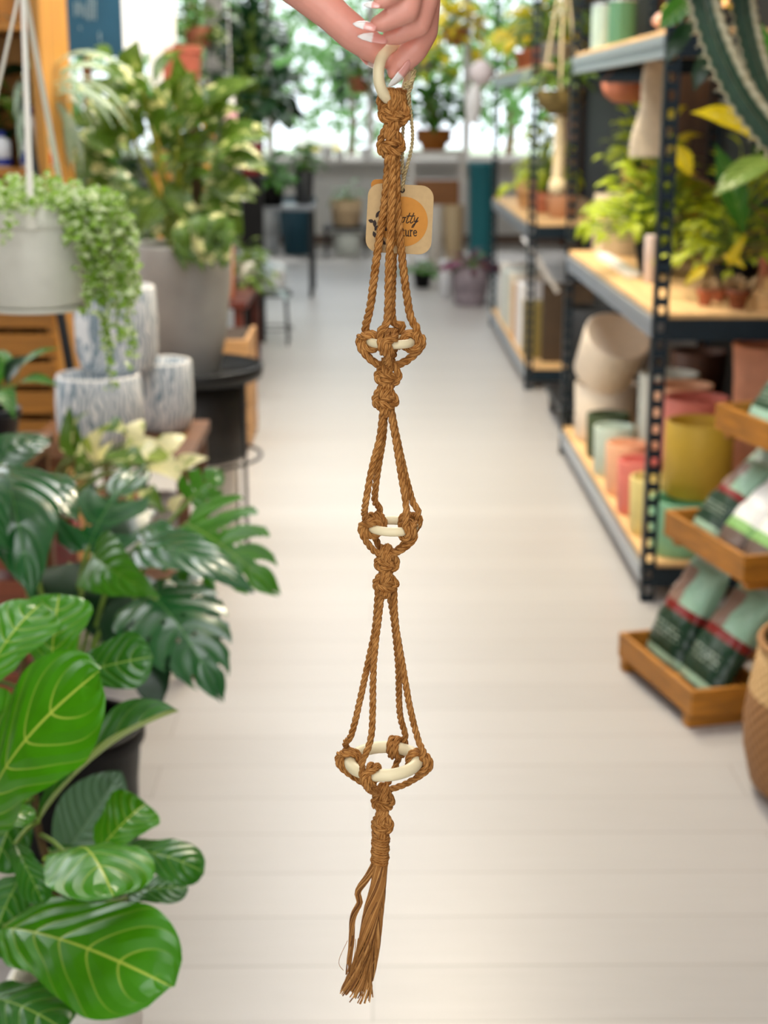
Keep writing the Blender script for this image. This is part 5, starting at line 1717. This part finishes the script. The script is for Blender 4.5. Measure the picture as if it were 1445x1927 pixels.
# the wrap above the tassel
c = Q(716, 1594)
k = 1 / ppm(c)
pts = []
for i in range(0, 11 * 14 + 1):
    a = 2 * PI * i / 14
    y = 1566 + 56 * i / (11 * 14)
    q = Q(717 - (y - 1566) * .045, y)
    rr = (14.5 + 1.2 * math.sin(i * .31)) * k
    pts.append(q + Vector((math.cos(a) * rr, math.sin(a) * rr, -math.cos(a) * .0008)))
wr = MB().tube(pts, 0.00105, 7, vs=300)
wr.tube([Q(718, 1560), Q(716, 1590), Q(714, 1626)], 13.5 * k, 12)
wr.build('wrapping', ROPE, hang)


THREADS = [mat('thread_light', 'c48f50', .85, var=.1, scale=200), mat('thread_mid', 'a16c32', .85, var=.1, scale=200), mat('thread_dark', '6e4218', .9, var=.1, scale=200)]


def tassel(axis, r0, r1, nth, tw, name='tassel', thick=.00036, flare=0.0):
    mb = MB()
    pts, L = spline(axis, 30)
    fr = frames(pts)
    for i in range(nth):
        a0, rad = 2 * PI * rnd.random(), math.sqrt(rnd.random())
        if rad > .45:
            rad = .7 + .3 * rad
        n1 = 30 - rnd.randrange(0, 4)
        st = []
        jit = (rnd.random() - .5) * .5
        for q in range(n1 + 1):
            t, a, b = fr[q]
            f = q / 30
            r = (r0 + (r1 - r0) * f) * (1 + flare * max(0, f - .75) * 4) * rad
            ph = a0 + tw * f + jit * f
            st.append(pts[q] + a * r * math.cos(ph) + b * r * math.sin(ph))
        mb.cur = rnd.choice((0, 1, 1, 2))
        mb.tube(st, thick, 4, cap=False, vs=400)
    # the dense core of the bundle
    mb.cur = 2
    mb.tube(pts[:28], [(r0 + (r1 - r0) * q / 30) * .66 for q in range(28)], 9, vs=300)
    mb.build(name, THREADS, hang)


tassel([Q(715, 1618), Q(711, 1665), Q(699, 1715), Q(690, 1770), Q(680, 1820), Q(671, 1872)], 13 * k, 17 * k, 170, 4.2, flare=.95, thick=.00048)
tassel([Q(721, 1618, .002), Q(716, 1680, .003), Q(711, 1735, .003), Q(705, 1785, .003), Q(695, 1838, .003), Q(690, 1850, .003)], 9 * k, 9 * k, 90, -5.0, thick=.00045)
tassel([Q(706, 1622), Q(692, 1650), Q(676, 1672), Q(673, 1683), Q(677, 1698), Q(667, 1718), Q(663, 1735), Q(661, 1775), Q(657, 1810), Q(655, 1835)], 6.5 * k, 4.5 * k, 36, 6.0)
mb = MB()
for i in range(9):
    x = 655 + 5 * i
    y = 1790 + rnd.random() * 20
    mb.tube(spline([Q(x + 14, y - 30, -.006), Q(x + 6 + rnd.random() * 8, y, -.007), Q(x + rnd.random() * 8, y + 30, -.007), Q(x + rnd.random() * 20 - 12, y + 60, -.006)], 12)[0], .00028, 4)
mb.tube(spline([Q(654, 1770, -.002), Q(640, 1800), Q(638, 1815), Q(646, 1826)], 12)[0], .0002, 4)
mb.build('tassel', ROPE, hang)

# ---- the card tag on its twine
TD = 0.0075
tagr = thing('swing_tag', 'square brown card tag with round orange label, tied to the macrame hanger by twine', 'tag', P(752, 412, YH + TD))
KRAFT = mat('kraft_card', 'c3a374', 0.85, var=0.06, scale=260)
ORANGE = mat('orange_print', 'c98634', 0.8, var=0.05, scale=200)
INK = mat('brown_black_ink', '2b1a10', 0.7)


def plate(poly, d0, d1, holes=None):
    mb = MB()
    a = [Q(x, y, d0) for x, y in poly]
    b = [Q(x, y, d1) for x, y in poly]
    mb.face(list(reversed(a)))
    mb.face(b)
    n = len(poly)
    for i in range(n):
        mb.face([a[i], a[(i + 1) % n], b[(i + 1) % n], b[i]])
    return mb


def rrect(cx, cy, w, h, r, ang=0.0, n=6):
    out = []
    for (sx, sy, a0) in ((1, -1, -90), (1, 1, 0), (-1, 1, 90), (-1, -1, 180)):
        for i in range(n + 1):
            a = math.radians(a0 + 90 * i / n)
            x, y = sx * (w / 2 - r) + r * math.cos(a), sy * (h / 2 - r) + r * math.sin(a)
            out.append((cx + x * math.cos(ang) - y * math.sin(ang), cy + x * math.sin(ang) + y * math.cos(ang)))
    return out


plate(rrect(752, 412, 124, 130, 24, .05), TD, TD + .0006).build('card', KRAFT, tagr, smooth=False)
plate(rrect(727, 396, 56, 118, 10, -.02), TD + .0012, TD + .0018).build('backing_card', mat('ochre_card', 'b9792c', 0.8), tagr, smooth=False)
plate([(759 + 46 * math.cos(a * PI / 20), 417 + 47 * math.sin(a * PI / 20)) for a in range(40)], TD - .0002, TD).build('printed_circle', ORANGE, tagr, smooth=False)
MB().torus(Q(757, 358, TD - .0001), .0011, .0004, (1, 0, 0), (0, 0, 1), 20, 8).build('eyelet', INK, tagr)
mb = MB()
for (x, y, a, l) in ((699, 410, -60, 16), (707, 418, -20, 14), (697, 428, -90, 15), (704, 436, -40, 16), (712, 430, 10, 13), (699, 448, -110, 14), (708, 452, 40, 13), (696, 418, 200, 12), (713, 406, -70, 13), (703, 424, 120, 12)):
    a = math.radians(a)
    ex, ey = math.cos(a), math.sin(a)
    poly = [(x + 8 + ex * l * t + ey * s * 3.6 * math.sin(PI * t), y + ey * l * t - ex * s * 3.6 * math.sin(PI * t)) for s, ts in ((1, (0, .25, .5, .75, 1)), (-1, (.75, .5, .25))) for t in ts]
    mb.face([Q(px, py, TD - .0003) for px, py in poly])
mb.tube([Q(708, 458, TD - .0003), Q(712, 430, TD - .0003), Q(720, 404, TD - .0003)], .0002, 5)
mb.build('leaf_print', INK, tagr, smooth=False)

SCRIPT = {
    'K': [[(.1, 1.7), (.05, 0)], [(.7, 1.7), (.1, .75), (.75, 0)]],
    'n': [[(0, 1), (.05, 0)], [(.05, .6), (.3, 1), (.5, .9), (.5, .2), (.7, 0)]],
    'o': [[(.5, .9), (.2, .95), (.03, .5), (.2, .02), (.45, .2), (.55, .6), (.45, .95), (.75, .9)]],
    't': [[(.35, 1.7), (.2, .5), (.25, .05), (.5, .1), (.65, .3)], [(-.05, 1.15), (.7, 1.2)]],
    'y': [[(.05, 1), (.1, .4), (.3, .25), (.6, .95)], [(.6, 1), (.45, .1), (.25, -.7), (.02, -.6), (.3, -.1), (.8, .4)]],
}
SERIF = {
    'N': [[(.05, 0), (.05, 1.45)], [(.05, 1.45), (.75, 0)], [(.75, 0), (.75, 1.45)], [(-.08, 0), (.2, 0)], [(.62, 1.45), (.9, 1.45)]],
    'a': [[(.08, .85), (.3, 1), (.5, .8), (.5, 0), (.62, 0)], [(.5, .55), (.15, .45), (.05, .2), (.2, 0), (.5, .2)]],
    't': [[(.25, 1.35), (.25, .15), (.4, 0), (.55, .08)], [(.05, 1), (.52, 1)]],
    'u': [[(0, 1), (.12, 1), (.12, .2), (.3, 0), (.55, .2)], [(.55, 1), (.55, 0), (.68, 0)]],
    'r': [[(0, 1), (.14, 1), (.14, 0)], [(0, 0), (.3, 0)], [(.14, .7), (.35, 1), (.5, .9)]],
    'e': [[(.08, .55), (.58, .55), (.5, .92), (.3, 1), (.1, .8), (.06, .4), (.2, .05), (.4, 0), (.58, .2)]],
}
for word, font, x0, y0, s, w, adv, sl in (('Knotty', SCRIPT, 733, 420, 11.5, .00030, (11, 9, 8.5, 7.5, 7.5, 9), .3), ('Nature', SERIF, 738, 444, 10.5, .00032, (10, 7.5, 7, 8.3, 6.8, 7), 0)):
    mb = MB()
    x = x0
    for ch, ad in zip(word, adv):
        for st in font[ch]:
            pts = [Q(x + (u + sl * v) * s, y0 - v * s - (x - x0) * .0, TD - .0003) for u, v in st]
            if len(pts) > 2:
                pts = spline(pts, 14)[0]
            mb.tube(pts, w, 5)
        x += ad
    mb.build('lettering', INK, tagr)
mb = MB()
tw = rnd
mb.rope([Q(776, 133, -.004), Q(776, 146, -.005), Q(771, 158, -.006), Q(764, 164, -.0065), Q(762, 158, -.005), Q(771, 154, -.0035), Q(774, 164, -.004), Q(768, 176, -.004), Q(771, 200, -.002), Q(775, 235, 0), Q(776, 262, .002), Q(772, 290, .003), Q(765, 315, .004), Q(760, 335, TD - .001), Q(757, 350, TD - .0012), Q(756.5, 358, TD + .0002), Q(757, 352, TD + .0016), Q(760, 338, TD + .0012), Q(757, 320, .005), Q(757, 290, .004), Q(758, 250, .006), Q(762, 210, .007), Q(764, 180, .004)], .0011, .0045, n=190, strands=2, sides=6, rnd=rnd)
mb.rope([Q(781, 131, -.004), Q(779, 145, -.0045), Q(774, 155, -.006), Q(764, 161, -.007), Q(760, 168, -.005)], .0009, .0045, n=40, strands=2, sides=6, rnd=rnd)
for i in range(40):
    y = 150 + rnd.random() * 190
    x = 773 if y < 250 else 776 - (y - 262) * .16
    q = Q(x, y, 0.002)
    mb.tube([q, q + Vector(((rnd.random() - .5) * .006, -.001, (rnd.random() - .5) * .004))], .00008, 3)
mb.build('twine', JUTE, tagr)

# ---- the hand: palm, four curled fingers and the thumb, one skin
hand = None
CAPS = []


def seg(*pts):
    for a, b in zip(pts, pts[1:]):
        CAPS.append((Q(a[0], a[1], a[2]), a[3], Q(b[0], b[1], b[2]), b[3]))


seg((505, -130, .004, 62), (560, -36, .0, 46), (628, 30, -.003, 33), (664, 62, -.003, 33), (696, 86, -.003, 29), (724, 108, -.001, 20))        # thumb
seg((790, -210, .012, 40), (800, -60, .004, 34), (797, 58, -.001, 28), (780, 92, -.004, 26), (753, 122, -.004, 22), (744, 134, -.004, 17))    # index
seg((745, -220, .008, 42), (792, -100, -.006, 34), (797, -4, -.012, 30), (785, 42, -.017, 28), (748, 66, -.018, 19), (733, 70, -.018, 15))    # middle
seg((690, -220, .004, 42), (760, -110, -.018, 33), (772, -30, -.024, 29), (764, 18, -.029, 27), (722, 42, -.03, 19), (712, 44, -.03, 16))     # ring
seg((630, -210, .002, 40), (725, -120, -.028, 28), (745, -50, -.034, 24), (742, -14, -.036, 21), (722, 2, -.037, 15), (714, 4, -.037, 13))    # little
seg((790, -210, .012, 46), (745, -220, .008, 50), (690, -220, .004, 52), (630, -210, .002, 54), (545, -170, .002, 62))
seg((745, -215, .008, 56), (690, -330, .012, 70), (650, -430, .015, 74), (600, -640, .02, 92), (520, -1000, .03, 128))
seg((630, -215, .004, 60), (640, -340, .012, 76), (645, -430, .015, 72))
seg((540, -160, .004, 58), (600, -300, .01, 66), (645, -430, .015, 68))
mb = MB()
for a, ra, b, rb in CAPS:
    ka = 1 / ppm(a)
    ra, rb = ra * ka, rb * ka
    d = (b - a)
    L = d.length
    t = d / L
    pts, rs = [], []
    for i in range(6):
        an = PI / 2 * (1 - i / 5)
        pts.append(a - t * (ra * math.sin(an)))
        rs.append(max(.0004, ra * math.cos(an)))
    pts += [a + d * .33, a + d * .66]
    rs += [ra + (rb - ra) * .33, ra + (rb - ra) * .66]
    for i in range(6):
        an = PI / 2 * i / 5
        pts.append(b + t * (rb * math.sin(an)))
        rs.append(max(.0004, rb * math.cos(an)))
    mb.tube(pts, rs, 16)
SKIN = mat('fair_skin', 'e09d8b', 0.42, var=0.08, scale=60, bump=0.08)
sb = SKIN.node_tree.nodes['Principled BSDF']
sb.inputs['Subsurface Weight'].default_value = 0.25
sb.inputs['Subsurface Radius'].default_value = (1.0, 0.3, 0.2)
sb.inputs['Subsurface Scale'].default_value = 0.004
hand = mb.build('person', SKIN, label='hand reaching in from above, white pointed nails, pinching the top wooden ring', cat='person', loc=P(700, -220, YH))
rm = hand.modifiers.new('skin', 'REMESH')
rm.mode = 'VOXEL'
rm.voxel_size = 0.0011
rm.use_smooth_shade = True
sm = hand.modifiers.new('even', 'SMOOTH')
sm.factor, sm.iterations = 0.5, 7


def nailmat():
    m, nt, b = base('french_tip_nail')
    uv = nt.nodes.new('ShaderNodeUVMap')
    sp = nt.nodes.new('ShaderNodeSeparateXYZ')
    nt.links.new(uv.outputs[0], sp.inputs[0])
    mr = nt.nodes.new('ShaderNodeMapRange')
    mr.inputs[1].default_value, mr.inputs[2].default_value = 0.46, 0.52
    nt.links.new(sp.outputs[1], mr.inputs[0])
    nt.links.new(nmix(nt, mr.outputs[0], lin('e9a79c'), lin('f1eee9')), b.inputs['Base Color'])
    b.inputs['Roughness'].default_value = 0.15
    return m


NAIL = nailmat()
PROF['nail'] = table([(0, .55), (.15, .9), (.5, 1), (.8, .7), (1, .18)])
for b_, t_, W, n_ in (((774, 116, -.0095), (731, 164, -.0085), 24, (.75, -.55, -.1)), ((729, 76, -.0215), (673, 68, -.019), 21, (-.05, -.85, .5)), ((708, 53, -.0345), (664, 44, -.031), 20, (-.05, -.8, .6)), ((716, 10, -.0405), (684, 9, -.038), 16, (-.05, -.8, .6)), ((672, 92, .003), (722, 132, .006), 30, (-.5, .75, -.4))):
    q0, q1 = Q(*b_), Q(*t_)
    o = MB().blade(q0, q1, n_, W / ppm(q0), 'nail', .1, -.28, 0, 12, 4).build('fingernail', NAIL, hand, label='long white-tipped fingernail')
    so = o.modifiers.new('thickness', 'SOLIDIFY')
    so.thickness = .0006
